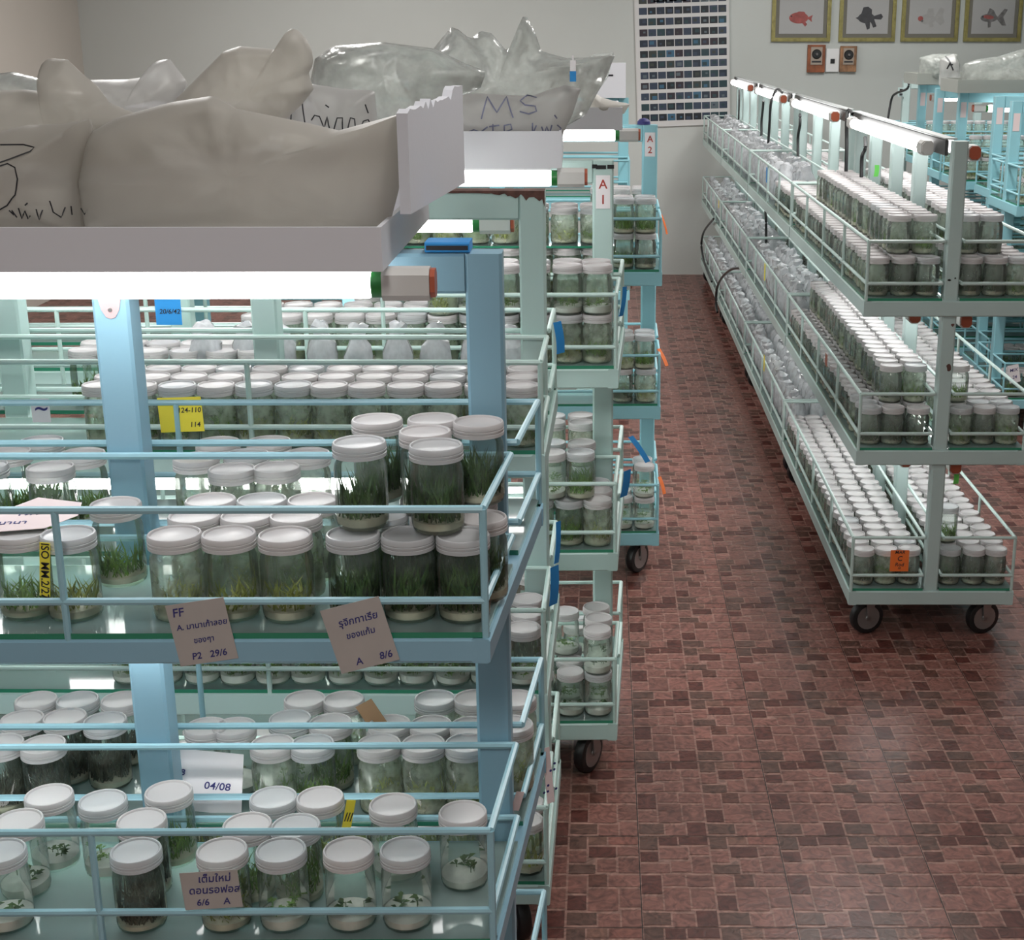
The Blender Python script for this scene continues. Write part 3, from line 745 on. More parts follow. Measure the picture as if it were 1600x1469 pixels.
# big clear jars of the lowest shelf at the right edge
grid((*S_SPEC[0], 0), PI, 0, 0, seq(-.06, 3, .074), [.2, .12], ['few', 'tuft'], '', '', FR, '', indiv=no)
grid((*S_SPEC[1], 0), PI, 0, 0, seq(-.06, 3, .074), [.2, .12], ['few', 'tuft'], '', '', FR, '', indiv=no)

def stuff_jars():
    n = 10
    g, l, ge = jar_glass(n), jar_lid(n), gel(8, .014)
    pl = {k: blades(len(k) * 7 + ord(k[0]), 26, .015, .045, .028, .004) for k in ('dense', 'tuft', 'yel', 'murk', 'sprout', 'few', 'pale', 'low')}
    mats = ['jar', 'jarfog', 'lid', 'gel', 'dense', 'tuft', 'yel', 'murk', 'sprout', 'jarmist']
    b = MB()
    for k, x, y, z in STUFF:
        gl, _, p, _ = KIND[k]
        a = R.uniform(0, 6.28); ca, sa = math.cos(a), math.sin(a)
        tr = lambda src, m: b.add([(vx * ca - vy * sa + x, vx * sa + vy * ca + y, vz + z) for vx, vy, vz in src.v], src.f, m)
        tr(g, {'jar': 0, 'jarfog': 1, 'jarmist': 9}[gl]); tr(l, 2); tr(ge, 3)
        tr(pl[p], {'dense': 4, 'tuft': 5, 'yel': 6, 'murk': 7, 'sprout': 8, 'few': 4, 'pale': 6, 'low': 4}[p])
    o = b.build('culture_jar_mass', mats)
    tag(o, 'many more white-lidded culture jars massed on the farther shelves', 'jars', None, 'stuff')
stuff_jars()

# sheet of glass laid on the stacked jars behind the posts of the A 1 rack, and more jars on it
p = C_LOC + rot((-.36, .155, 0), C_RZ)
b = MB(); zz = zl(2, 2) + .0006
b.box(-.36, .36, -.11, .10, 0, .005, 0); b.add([(-.36, -.1103, 0), (.36, -.1103, 0), (.36, -.1103, .005), (-.36, -.1103, .005)], [(0, 1, 2, 3)], 1)
o = b.build('glass_sheet', ['shelfglass', 'glassedge'], None, smooth=False, loc=(p.x, p.y, zz))
tag(o, 'glass sheet laid across stacked jars behind the A 1 post', 'glass sheet')
for i in range(18):
    q = C_LOC + rot((-.05 - .073 * (i % 9), .10 if i < 9 else .20, 0), C_RZ)
    i, rw = i % 9, ('front', 'rear')[i // 9]
    sq = jar('fogy' if i % 2 else 'fog', q.x, q.y, zz + .0056, '%s jar %s from aisle, %s row on the glass sheet of the mint lettered rack' % ('misted' if i % 2 else 'foggy', ORD[i], rw), 'jars on the glass sheet of the rack marked A 1'); sq.scale = (1, 1, .76)

# ------------------------------------------------------------------ plastic bags
def bag(name, label, cat, outline, D, depth, mat, seed=0, fold=.008, center=None, group=None, nth=110, nr=16, tilt=0.0, rough=.0):
    """inflated bag: outline traced at its own distance D, bulging depth to front and back"""
    pts = [at_y(u, v, D) for u, v in outline]; P = [(p.x, p.z) for p in pts]
    if center: c = at_y(*center, D); cx, cz = c.x, c.z
    else: cx, cz = sum(p[0] for p in P) / len(P), sum(p[1] for p in P) / len(P)
    def reach(a):
        dx, dz = math.cos(a), math.sin(a); best = 0
        for (x0, z0), (x1, z1) in zip(P, P[1:] + P[:1]):
            ex, ez = x1 - x0, z1 - z0; den = dx * ez - dz * ex
            if abs(den) < 1e-9: continue
            t = ((x0 - cx) * ez - (z0 - cz) * ex) / den; s = ((x0 - cx) * dz - (z0 - cz) * dx) / den
            if -1e-6 <= s <= 1 + 1e-6 and t > best: best = t
        return best
    RR = [reach(2 * PI * i / nth) for i in range(nth)]
    zmin = min(p[1] for p in P)
    def thick(x, z, r):
        t = depth * max(0, 1 - r ** 3) ** .6
        q = (x * 9 + seed * 3.1, z * 9, seed)
        f = noise.turbulence(q, 4, False, noise_basis='PERLIN_ORIGINAL') - .6
        f2 = 1 - abs(noise.noise((x * 5 + z * 4 + seed, z * 7 - x * 3, seed + 4.2))) * 2
        f3 = abs(noise.noise((x * 11 + z * 6 + seed, z * 9 - x * 4, seed + 1.7)))
        f += (.35 - f3) * 1.1
        e = min(1, (1 - r) * 4)
        return t + (f * fold * 1.2 + f2 * fold) * e
    def off(x, z): return tilt * (z - zmin) 
    def front(x, z):
        a = math.atan2(z - cz, x - cx) % (2 * PI); i = a / (2 * PI) * nth; i0 = int(i) % nth; fr = i - int(i)
        rr = RR[i0] * (1 - fr) + RR[(i0 + 1) % nth] * fr
        r = min(1, math.hypot(x - cx, z - cz) / max(rr, 1e-6))
        return D - thick(x, z, r) + off(x, z)
    vs, fs = [], []
    for sgn in (-1, 1):
        o = len(vs); vs.append((cx, D + sgn * thick(cx, cz, 0) + off(cx, cz), cz))
        for k in range(1, nr + 1):
            r = (k / nr) ** .8
            for i in range(nth):
                a = 2 * PI * i / nth; x, z = cx + math.cos(a) * RR[i] * r, cz + math.sin(a) * RR[i] * r
                vs.append((x, D + sgn * (thick(x, z, r) if k < nr else .0008) + off(x, z), z))
        for i in range(nth):
            i2 = (i + 1) % nth
            fs.append((o, o + 1 + i, o + 1 + i2) if sgn < 0 else (o, o + 1 + i2, o + 1 + i))
            for k in range(nr - 1):
                q = (o + 1 + k * nth + i, o + 1 + (k + 1) * nth + i, o + 1 + (k + 1) * nth + i2, o + 1 + k * nth + i2)
                fs.append(q if sgn < 0 else q[::-1])
    h = len(vs) // 2
    for i in range(nth):
        i2 = (i + 1) % nth; a0 = 1 + (nr - 1) * nth
        fs.append((a0 + i, h + a0 + i, h + a0 + i2, a0 + i2))
    base = Vector((cx, D, zmin))
    b = MB(); b.add([Vector(v) - base for v in vs], fs)
    o = link(name, b.mesh(name, mat, True, 80), None, base); tag(o, label, cat, group)
    return o, front, base

def ink(parent, strokes, front, base, w, mat, to=None, gap=.0025, name='handwriting'):
    """pen strokes given in photo coordinates, lying on a bag's front"""
    b = MB()
    for st in strokes:
        P = [to(u, v) for u, v in st]; Q = []
        for (x0, z0), (x1, z1) in zip(P, P[1:]):
            n = max(1, int(math.hypot(x1 - x0, z1 - z0) / .006))
            Q += [(x0 + (x1 - x0) * i / n, z0 + (z1 - z0) * i / n) for i in range(n)]
        Q.append(P[-1])
        for i, (x, z) in enumerate(Q):
            a, c = Q[max(i - 1, 0)], Q[min(i + 1, len(Q) - 1)]; dx, dz = c[0] - a[0], c[1] - a[1]; l = math.hypot(dx, dz) or 1
            nx, nz = -dz / l * w, dx / l * w
            y = front(x, z) - gap
            b.v += [tuple(Vector((x + nx, y, z + nz)) - base), tuple(Vector((x - nx, y, z - nz)) - base)]
            if i: k = len(b.v); b.f.append((k - 4, k - 3, k - 1, k - 2)); b.m.append(0)
    return b.build(name, mat, parent, smooth=False)
def XZ(D): return lambda u, v: (lambda p: (p.x, p.z))(at_y(u, v, D))

# trays of white sheet on the top beams
def tray(label, loc, rz, x0, x1, y0, y1, z0, z1, mat='tray'):
    t = thing('storage_tray', label, 'tray', Vector(loc) + rot(((x0 + x1) / 2, (y0 + y1) / 2, z0), rz), rz)
    hx, hy, h = (x1 - x0) / 2, (y1 - y0) / 2, z1 - z0
    b = MB(); w = .006
    b.box(-hx, hx, -hy, hy, 0, .006)
    b.box(-hx, hx, -hy, -hy + w, .006, h); b.box(-hx, hx, hy - w, hy, .006, h)
    b.box(-hx, -hx + w, -hy + w, hy - w, .006, h); b.box(hx - w, hx, -hy + w, hy - w, .006, h)
    b.build('tray_body', mat, t, smooth=False)
    return t
tray('shallow white tray full of plastic bags on top of the blue rack', A_LOC, A_RZ, -1.72, -.128, -.185, .36, TOPZ + .0006, 1.558)
tray('white tray with tied bags on top of the rusty mint rack', B_LOC, B_RZ, -1.70, -.26, -.16, .22, TOPZ + .0014, 1.56)
tray('deep white tray under the bag lettered M S', C_LOC, C_RZ, -1.70, -.125, -.24, .24, TOPZ + .0006, 1.583)
tray('white tray on the cyan rack marked A 2', D_LOC, D_RZ, -1.70, -.13, -.30, .2, TOPZ + .0006, 1.572)
# foam board standing on the end of the blue rack's tray
b = MB(); y0, y1 = 1.865, 2.28; xx = x_at(640, 1.86, 1.6)
n = 24; pts = [(y0, 1.561), (y1, 1.561)]
zt0, zt1 = at_y(640, 178, y0).z, at_y(697, 150, y1).z
top = [(y1 + (y0 - y1) * i / n, zt1 + (zt0 - zt1) * i / n + (.010 * noise.noise((i * .9, 2, 1)) + (.012 if i < 6 else 0))) for i in range(n + 1)]
prof = pts + top; m = len(prof)
base = Vector((xx, (y0 + y1) / 2, 1.5645))
x_of = lambda y: (y - y0) * .075
b.add([(x_of(y), y - base.y, z - base.z + .0035) for y, z in prof] + [(x_of(y) - .014, y - base.y, z - base.z + .0035) for y, z in prof],
      [tuple(range(m)), tuple(range(2 * m - 1, m - 1, -1))] + [(i, i + m, (i + 1) % m + m, (i + 1) % m) for i in range(m)])
o = b.build('foam_board', 'foam', None, smooth=False, loc=base)
tag(o, 'torn white foam board standing upright at the end of the blue rack tray', 'foam board')

bg1, f1, b1 = bag('plastic_bag', 'large milky bag lying along the front of the blue rack tray, right of centre', 'bag',
    [(132, 362), (118, 280), (126, 215), (180, 184), (265, 160), (330, 150), (365, 170), (420, 181), (480, 193), (560, 212), (595, 200), (618, 185), (632, 172), (638, 190), (634, 220), (622, 300), (606, 362)], 1.90, .075, 'bag', 1, .012, (380, 270), tilt=.05)
bg2, f2, b2 = bag('plastic_bag', 'milky bag with black handwriting at the left end of the blue rack tray', 'bag',
    [(-150, 362), (-150, 225), (-60, 212), (0, 205), (40, 196), (95, 194), (140, 186), (135, 225), (118, 290), (128, 362)], 1.875, .075, 'bag', 2, .009, (20, 280), tilt=.05)
bag('plastic_bag', 'crested milky bag with a knotted ear rising behind the large front bag', 'bag',
    [(250, 190), (265, 165), (300, 130), (350, 80), (375, 72), (440, 78), (455, 72), (449, 52), (453, 44), (464, 46), (478, 60), (487, 78), (490, 100), (482, 114), (490, 140), (470, 165), (400, 230), (330, 250)], 2.02, .06, 'bag', 3, .016, (400, 150))
bag('plastic_bag', 'milky bag with an upright pointed ear at upper left of the blue rack', 'bag',
    [(-80, 260), (-80, 145), (40, 140), (108, 147), (85, 120), (67, 97), (78, 91), (105, 93), (125, 112), (150, 133), (170, 160), (240, 190), (240, 260)], 1.99, .05, 'bag', 4, .012, (90, 195))
bag('plastic_bag', 'pale bag with a flat folded top between the two eared bags', 'bag',
    [(110, 235), (135, 125), (200, 124), (250, 117), (245, 95), (265, 92), (292, 128), (280, 160), (300, 235)], 2.10, .05, 'bagw', 5, .012, (215, 170))
to2 = XZ(1.80)
ink(bg2, [[(-10, 228), (25, 228), (44, 232), (40, 238), (10, 250), (-12, 258)], [(-8, 262), (10, 256), (22, 262), (26, 280), (22, 305), (8, 322), (-6, 330)],
          [(10, 330), (16, 338), (14, 330), (20, 342)], [(26, 326), (28, 344), (36, 330), (38, 344), (44, 338)], [(36, 322), (40, 318)], [(52, 328), (57, 345), (60, 330)], [(67, 317), (72, 335), (80, 345), (82, 330)],
          [(86, 330), (88, 344)], [(94, 336), (100, 346), (106, 336)], [(112, 350), (123, 354)]], f2, b2, .0009, 'ink', to2)
bg6, f6, b6 = bag('plastic_bag', 'white bag with dark handwriting behind the foam board', 'bag',
    [(440, 235), (448, 165), (480, 130), (530, 138), (585, 142), (590, 190), (620, 240)], 2.72, .06, 'bagw', 6, .010, (525, 190))
ink(bg6, [[(452, 165), (453, 200)], [(470, 160), (478, 195)], [(487, 188), (492, 180), (500, 182), (508, 200), (512, 182), (516, 200)], [(522, 205), (528, 184), (536, 184), (536, 205)], [(544, 203), (548, 184), (554, 186), (556, 204)], [(562, 203), (566, 190), (572, 188), (576, 196)], [(508, 164), (514, 168)], [(568, 164), (572, 178)]], f6, b6, .0012, 'ink', XZ(2.66))
bag('plastic_bag', 'clear crumpled bag sagging over the foam board on the blue rack', 'bag',
    [(480, 150), (492, 92), (520, 72), (600, 66), (680, 76), (720, 96), (760, 112), (750, 140), (690, 160), (660, 210), (620, 262), (540, 266)], 2.93, .09, 'bagc', 7, .02, (610, 120))
bag('plastic_bag', 'clear bag heaped at far left behind the eared bag', 'bag',
    [(-60, 240), (-40, 120), (20, 112), (60, 122), (100, 140), (180, 150), (260, 240)], 2.85, .07, 'bagc', 8, .02, (60, 180))
bgM, fM, bM = bag('plastic_bag', 'bag lettered M S in blue marker on the A 1 rack tray', 'bag',
    [(662, 222), (672, 165), (700, 148), (745, 146), (830, 150), (880, 132), (908, 138), (894, 180), (874, 222)], 3.335, .05, 'bagw', 9, .008, (775, 188))
ink(bgM, [[(752, 186), (760, 152), (776, 176), (790, 152), (802, 184)], [(838, 153), (822, 150), (812, 158), (820, 164), (836, 166), (838, 174), (826, 178), (812, 174)],
          [(728, 208), (740, 203), (750, 206), (745, 210)], [(752, 206), (762, 198)], [(770, 194), (770, 210)], [(764, 198), (780, 196)], [(788, 210), (788, 196), (798, 194), (800, 202), (790, 206)],
          [(832, 192), (832, 210), (838, 196)], [(846, 198), (850, 210), (854, 198), (858, 210), (862, 196)], [(866, 180), (870, 186)], [(870, 196), (876, 202), (870, 210), (874, 216)]], fM, bM, .0016, 'inkg', XZ(3.28))
bag('plastic_bag', 'clear bag with a tall twisted spire on the A 1 rack', 'bag',
    [(640, 190), (650, 110), (690, 60), (705, 42), (722, 48), (735, 62), (750, 48), (768, 52), (790, 78), (806, 70), (812, 28), (822, 24), (836, 50), (846, 80), (890, 92), (930, 88), (962, 84), (948, 118), (915, 180), (880, 200)], 3.50, .075, 'bagc', 10, .030, (780, 130))
bag('plastic_bag', 'clear crumpled bag at the left of the spired bag', 'bag',
    [(500, 170), (520, 100), (580, 84), (640, 78), (700, 90), (760, 100), (740, 160), (640, 180)], 3.68, .055, 'bagc', 11, .025, (640, 130))
bag('plastic_bag', 'small folded tent-like bag on the tray of the A 2 rack', 'bag',
    [(903, 178), (912, 160), (924, 142), (940, 152), (960, 158), (985, 162), (975, 178)], 4.72, .07, 'bag', 12, .01, (935, 166))
bag('plastic_bag', 'clear bag on the cyan rack at far left back, behind the spired bag', 'bag',
    [(880, 150), (900, 100), (930, 84), (960, 82), (950, 120), (930, 150)], 4.98, .08, 'bagc', 13, .02)
b = MB(); p = at_y(897, 125, 3.42)
b.bar((0, 0, 0), (0, 0, .022), .014, .004, .0008); b.bar((0, 0, .0222), (0, 0, .045), .013, .004, .0008, 1); b.bar((0, 0, .0452), (0, 0, .055), .004, .004, .0008, 1)
tg = b.build('plastic_tag', ['bluetag', 'paper'], None, smooth=False, loc=(p.x, p.y - .13, p.z)); tag(tg, 'small blue and white tag clipped to the spired clear bag', 'tag')
b = MB(); b.box(-.09, .09, -.06, .06, 0, .16); b.box(-.05, .03, -.061, -.06, .10, .108, 1)
o = b.build('carton', ['tray', 'ink'], None, smooth=False, loc=(E_LOC.x - .11, E_LOC.y, TOPZ + .001)); tag(o, 'grey carton on top of the farthest left rack', 'box')
# heaps on the right-edge racks
for k, (pts, D, lab) in enumerate([
        ([(1434, 133), (1436, 110), (1437, 90), (1460, 84), (1495, 84), (1500, 100), (1500, 133)], 9.3, 'grey plastic bag on the fifth cyan rack, left of the scribbled bag'),
        ([(1468, 136), (1470, 92), (1490, 84), (1496, 96), (1500, 136)], 8.5, 'narrow white bag with a scribbled mark among the right-edge bags'),
        ([(1500, 138), (1505, 100), (1530, 92), (1560, 88), (1600, 76), (1660, 80), (1660, 138), (1540, 138)], 8.0, 'big crumpled grey bag on the third cyan rack at the right edge')]):
    o, ff, bb = bag('plastic_bag', lab, 'bag', pts, D, .10, 'bagc' if k != 1 else 'bagw', 20 + k, .02)
    if k == 1: ink(o, [[(1483, 88), (1485, 102)], [(1480, 108), (1484, 98), (1488, 110)], [(1482, 101), (1488, 101)]], ff, bb, .004, 'ink', XZ(8.4), .012)
for k, lab in ((2, 'grey tray on the third cyan rack at the right edge'), (4, 'grey tray on the fifth cyan rack at the right edge')):
    tray(lab, (*S_SPEC[k], 0), PI, -1.45, .05, -.2, .2, TOPZ + .0006, 1.57, 'greytray')

# ------------------------------------------------------------------ clear pouches of the right-hand row
def pouch_mesh(seed):
    r = random.Random(seed); b = MB(); n = 12
    prof = [(.0, .0), (.032, 0), (.039, .012), (.041, .05), (.039, .085), (.034, .105), (.020, .118), (.024, .135), (.012, .142), (0, .138)]
    b.lathe(prof, n)
    sx, sy = r.uniform(.9, 1.15), r.uniform(.8, 1.0)
    out = []
    for x, y, z in b.v:
        if z > .004:
            q = noise.noise_vector((x * 38 + seed, y * 38, z * 34)); k = .011 * min(1, z / .03)
            x, y, z = x + q.x * k, y + q.y * k, z + q.z * k * .9
        out.append((x * sx, y * sy, max(z, 0)))
    b.v = out
    return b.mesh('culture_pouch', 'pouch', True, 50)
PM = [pouch_mesh(s) for s in range(6)]
NP = [0]
def pouches(i, tier, xs, cols, label, group):
    for x in xs:
        for y in cols:
            p = Vector((R_X, R_Y0 + i * R_P, GTOP[tier])) + rot((x + R.uniform(-.006, .006), y + R.uniform(-.004, .004), 0), -PI / 2)
            o = link('culture_pouch', R.choice(PM), None, p); o.rotation_euler.z = R.uniform(0, 6.28)
            s = R.uniform(1.1, 1.3); o.scale = (1, 1, s)
            tag(o, label, 'pouch', group); NP[0] += 1
px = lambda a, n: seq(a, n, .1085)
PC = [-.184, -.086]
for i, t, a, n, w in ((1, 0, -.07, 15, 'bottom shelf of the second rack'), (1, 1, -.07, 15, 'middle shelf of the second rack'), (1, 2, -.72, 9, 'top shelf of the second rack'),
                      (2, 0, -.07, 15, 'bottom shelf of the third rack'), (2, 1, -.07, 15, 'middle shelf of the third rack'), (2, 2, -.07, 15, 'top shelf of the third rack'),
                      (3, 0, -.07, 15, 'bottom shelf of the last rack'), (3, 1, -.07, 15, 'middle shelf of the last rack'), (3, 2, -.07, 15, 'top shelf of the last rack')):
    pouches(i, t, px(a, n), PC, 'clear crumpled pouch packed on the %s in the right-hand row' % w, 'clear pouches on the ' + w)
# pouches behind the posts on the mint rack's top shelf
for k in range(9):
    p = B_LOC + rot((-.08 - .078 * k, .10 + .02 * (k % 2), GTOP[2]), B_RZ)
    o = link('culture_pouch', PM[k % 6], None, p); o.scale = (.8, .8, 1.15); o.rotation_euler.z = R.uniform(0, 6)
    tag(o, 'white pouch %s from the aisle behind the jars on the rusty mint rack' % ORD[k], 'pouch', 'pouches behind the posts of the rusty mint rack')

# ------------------------------------------------------------------ cards and tags
def card(name, label, u0, v0, u1, v1, D, mat, roll=0, lines=None, ink_mat='inkb', group=None, th=.0006, cat='tag', yaw=0, shift=.012):
    """flat card whose middle is seen at the middle of the given box, at distance D"""
    c = at_y((u0 + u1) / 2, (v0 + v1) / 2, D); a, bq = at_y(u0, v0, D), at_y(u1, v1, D)
    w, h = abs(bq.x - a.x), abs(a.z - bq.z)
    t = MB(); t.box(-w / 2, w / 2, 0, th, -h / 2, h / 2)
    o = t.build(name, mat, None, smooth=False, loc=c); o.rotation_euler = (0, -roll, yaw); tag(o, label, cat, group)
    for s, dx, dz, size in (lines or []):
        me = text_mesh(s, size * h, ink_mat, 'CENTER', .15)
        q = link('lettering', me, o); q.location = (dx * w, -.0004, dz * h); q.rotation_euler = (PI / 2, 0, 0)
    return o
FY = A_LOC.y - .28
card('paper_card', 'grey card reading FF and 29/6 hung at left on the blue rack', 265, 940, 366, 1036, FY - .004, 'kraft', math.radians(9), [('FF', -.32, .36, .19), ('A. มานาเก้าลอย', .03, .12, .125), ('ของๆา', .0, -.12, .12), ('P2   29/6', .03, -.37, .15)])
card('paper_card', 'grey card reading A 8/6 hung at the right on the blue rack', 512, 942, 613, 1044, FY - .004, 'kraft', math.radians(15), [('รุจิกทาเรีย', .05, .24, .145), ('ของแก้ม', .02, .03, .125), ('A      8/6', .10, -.38, .15)], yaw=0)
card('paper_card', 'grey card reading 6/6 A in front of jars on the blue rack lower shelf', 282, 1362, 378, 1420, FY - .008, 'kraft', math.radians(4), [('เต็มใหม่', .08, .30, .26), ('ดอนรอฟอส', .05, .0, .26), ('6/6     A', .0, -.32, .24)])
card('yellow_card', 'yellow card hung on the rear rail of the blue rack', 246, 621, 319, 675, A_LOC.y + .268, 'yellow', math.radians(2), [('124-110', .2, .12, .20), ('114', .3, -.3, .2)], 'ink')
card('blue_card', 'blue card dated on the rear rail behind the left blue post', 241, 466, 285, 508, B_LOC.y + .255, 'bluetag', 0, [('20/6/42', .05, .0, .25)], 'ink')
card('price_card', 'small white card with a green line at left behind the blue rack', 47, 623, 80, 660, B_LOC.y - .2650, 'paper', 0, [('~', .0, .1, .9)], 'inkb')
card('yellow_strip', 'yellow strip leaning on a jar at the left of the blue rack upper shelf', 57, 848, 83, 932, FY + .022, 'yellow', math.radians(-6), [])
o = bpy.data.objects['yellow_strip']
me = text_mesh('ISO MM.2/27', .014, 'ink'); q = link('lettering', me, o); q.location = (0, -.0004, -.002); q.rotation_euler = (PI / 2, PI / 2, 0)
card('yellow_strip', 'yellow strip leaning on a jar on the blue rack lower shelf', 536, 1251, 553, 1300, 1.85, 'yellow', math.radians(-12), [('|||', 0, 0, .3)], 'ink', yaw=.3)
card('paper_sheet', 'white sheet marked 04/08 standing among jars behind the left blue post', 222, 1172, 383, 1268, A_LOC.y + .055, 'paper', math.radians(-6), [('04/08', .24, -.06, .17), ('08', -.14, .12, .14)], 'inkb', cat='paper')
card('cardboard_piece', 'torn brown cardboard among jars on the blue rack lower shelf', 568, 1095, 600, 1150, A_LOC.y + .15, 'brown', math.radians(30), cat='cardboard')
# loose paper lying on jar lids
b = MB(); z0 = zl(2, 0) + JH + .002; P = [at_z(u, v, z0) for u, v in ((-30, 812), (60, 778), (128, 786), (122, 806), (70, 826), (-10, 832))]
cpt = sum(P, Vector()) / 6
b.add([p - cpt + Vector((0, 0, .0007)) for p in P] + [p - cpt for p in P], [tuple(range(5, -1, -1)), tuple(range(6, 12))] + [(i, (i + 1) % 6, (i + 1) % 6 + 6, i + 6) for i in range(6)])
pp = b.build('paper_sheet', 'pinkpaper', None, smooth=False, loc=cpt); tag(pp, 'pinkish paper with blue notes lying on jar lids at the left', 'paper')
for s, u, v in (('19/9  R.N', 70, 803), ('นานา', 20, 818)):
    me = text_mesh(s, .018, 'inkb'); q = link('lettering', me, pp); p = at_z(u, v, z0); q.location = p - cpt + Vector((0, 0, .0012)); q.rotation_euler = (0, 0, .15)
# blue box on the blue rack's beam
b = MB(); c = at_z(706, 386, TOPZ); b.bar((-.03, 0, .0075), (.03, 0, .0075), .05, .0135, .002); b.box(-.028, .028, -.0255, -.0251, .004, .010, 1)
o = b.build('blue_packet', ['bluetag', 'ink'], None, loc=(c.x, A_LOC.y, TOPZ + .0005)); tag(o, 'small blue packet lying on the blue rack top beam', 'packet')
# hanging strips along the aisle ends
def strip(label, u0, v0, u1, v1, D, w, mat, name='hanging_strip', turn=.9):
    a, c = at_y(u0, v0, D), at_y(u1, v1, D); b = MB(); d = (c - a)
    n = 8; cs, sn = math.cos(turn) * w / 2, math.sin(turn) * w / 2
    for k in range(n + 1):
        t = k / n; q = a + d * t - a; bend = .002 * math.sin(t * PI)
        for s in (-1, 1): b.v.append((q.x + s * cs + bend, q.y + s * sn, q.z))
        for s in (-1, 1): b.v.append((q.x + s * cs + bend + .0006, q.y + s * sn - .0008, q.z))
    for k in range(n):
        o = 4 * k
        for f in ((0, 1, 5, 4), (2, 6, 7, 3), (0, 4, 6, 2), (1, 3, 7, 5)): b.f.append(tuple(i + o for i in f)); b.m.append(0)
    o = b.build(name, mat, None, smooth=False, loc=a); tag(o, label, 'tag'); return o
strip('blue strip hanging on the top rail end of the rusty mint rack', 870, 503, 876, 552, 2.60, .022, 'bluetag')
strip('blue strip hanging low on the middle rail end of the rusty mint rack', 866, 885, 864, 945, 2.60, .024, 'bluetag')
strip('blue strip above the low one at the rusty mint rack end', 872, 815, 869, 880, 2.72, .014, 'bluetag')
strip('blue strip on the top rail end of the A 1 rack', 976, 448, 970, 494, 3.40, .016, 'bluetag')
strip('slanting blue strip on the upper middle rail of the A 1 rack end', 985, 682, 1012, 722, 3.40, .020, 'bluetag')
strip('wide blue strip on the middle rail end of the A 1 rack', 980, 735, 974, 776, 3.40, .028, 'bluetag')
strip('orange strip on the middle shelf rail of the A 2 rack', 1029, 545, 1042, 572, 4.72, .018, 'orange')
strip('orange strip on the bottom shelf rail of the A 2 rack', 1030, 745, 1038, 772, 4.72, .018, 'orange')
strip('thin orange ribbon on the top shelf rail of the A 2 rack', 1033, 335, 1042, 366, 5.1, .010, 'orange')
card('paper_card', 'pink dotted card hanging at the aisle end of the blue rack', 850, 1168, 864, 1256, 2.245, 'pinkpaper', math.radians(5), [(': .:', 0, .15, .3), ('.: .', 0, -.2, .3)], 'inkb', yaw=.5)
card('paper_card', 'small beige tag on the lower end rail of the blue rack', 801, 1238, 817, 1266, 1.97, 'pinkpaper', math.radians(-20), yaw=.6)
card('orange_card', 'orange card hung on the front of the near pale rack bottom shelf', 1392, 860, 1419, 893, R_Y0 + .0005 - .004, 'orange', 0, [('MAR', 0, .40, .22), ('C', 0, .10, .32), ('Rod', 0, -.18, .24), ('=', 0, -.36, .25)], 'ink')
strip('green strip hanging under the middle shelf of the near pale rack', 1494, 732, 1493, 756, R_Y0 + .12, .016, 'green', turn=.2)
strip('green strip hanging on the far rail of the near pale rack', 1370, 258, 1368, 276, R_Y0 + 1.0, .016, 'green', turn=.2)
for k, (u, v0, v1, D, mt, lab) in enumerate([(1195, 412, 438, 6.05, 'yellow', 'yellow tag on the middle shelf rail of the second right-hand rack'), (1193, 408, 428, 7.1, 'yellow', ''),
        (1198, 262, 285, 6.55, 'bluetag', 'blue tag on the top shelf rail of the second right-hand rack'), (1194, 555, 580, 6.3, 'yellow', 'yellow tag on the bottom shelf rail of the second right-hand rack'),
        (1123, 313, 325, 9.3, 'yellow', 'yellow tag on the middle shelf rail of the last right-hand rack'), (1291, 553, 572, 4.95, 'capred', 'small red tag on the middle shelf rail of the near pale rack')]):
    if not lab: continue
    X = R_X - .25 - .006
    d = ray(u, (v0 + v1) / 2); t = X / d.x; c = Vector((0, 0, CAM_H)) + d * t
    hh = (v1 - v0) / F * t * .5 * 1.0; b = MB(); b.box(-.0008, .0004, -.020, .020, -hh, hh)
    o = b.build('rail_tag', mt, None, smooth=False, loc=c); tag(o, lab, 'tag')
card('paper_card', 'white card with purple writing on the nearest cyan rack lower rail', 1577, 570, 1592, 598, 6.55, 'paper', math.radians(12), [('MIX', 0, .2, .25), ('24', 0, -.2, .25)], 'inkb')

# ------------------------------------------------------------------ cables
def cable(label, pts, r=.007):
    P = [Vector(p) for p in pts]; Q = []
    for i in range(len(P) - 1):
        p0, p1, p2, p3 = P[max(i - 1, 0)], P[i], P[i + 1], P[min(i + 2, len(P) - 1)]
        for k in range(8):
            t = k / 8; Q.append(.5 * ((2 * p1) + (p2 - p0) * t + (2 * p0 - 5 * p1 + 4 * p2 - p3) * t * t + (3 * p1 - p0 - 3 * p2 + p3) * t ** 3))
    Q.append(P[-1]); base = Q[-1].copy()
    b = MB(); b.tube([q - base for q in Q], r, 6)
    o = b.build('power_cable', 'black', None, loc=base); tag(o, label, 'cable')
def onx(u, v, X):
    d = ray(u, v); return Vector((0, 0, CAM_H)) + d * (X / d.x)
X0 = R_X - .05
cable('black cable looped over the second lamp and hanging down between the shelves', [onx(1222, 145, X0), onx(1214, 140, X0 - .02), onx(1205, 160, X0 - .05), onx(1202, 200, X0 - .05), onx(1199, 245, X0 - .05)])
cable('black cable hanging from the joint between the two nearest right-hand lamps', [onx(1332, 178, X0), onx(1326, 172, X0 - .01), onx(1323, 190, X0 - .02), onx(1323, 230, X0 - .02), onx(1322, 268, X0 - .02)])
cable('black cable running down the post beneath the nearest right-hand lamp', [onx(1352, 215, X0 + .01), onx(1352, 232, X0), onx(1347, 245, X0), onx(1346, 277, X0)])
cable('black cable beside the post under the second right-hand lamp', [onx(1250, 178, X0), onx(1250, 195, X0), onx(1247, 215, X0), onx(1247, 253, X0)])
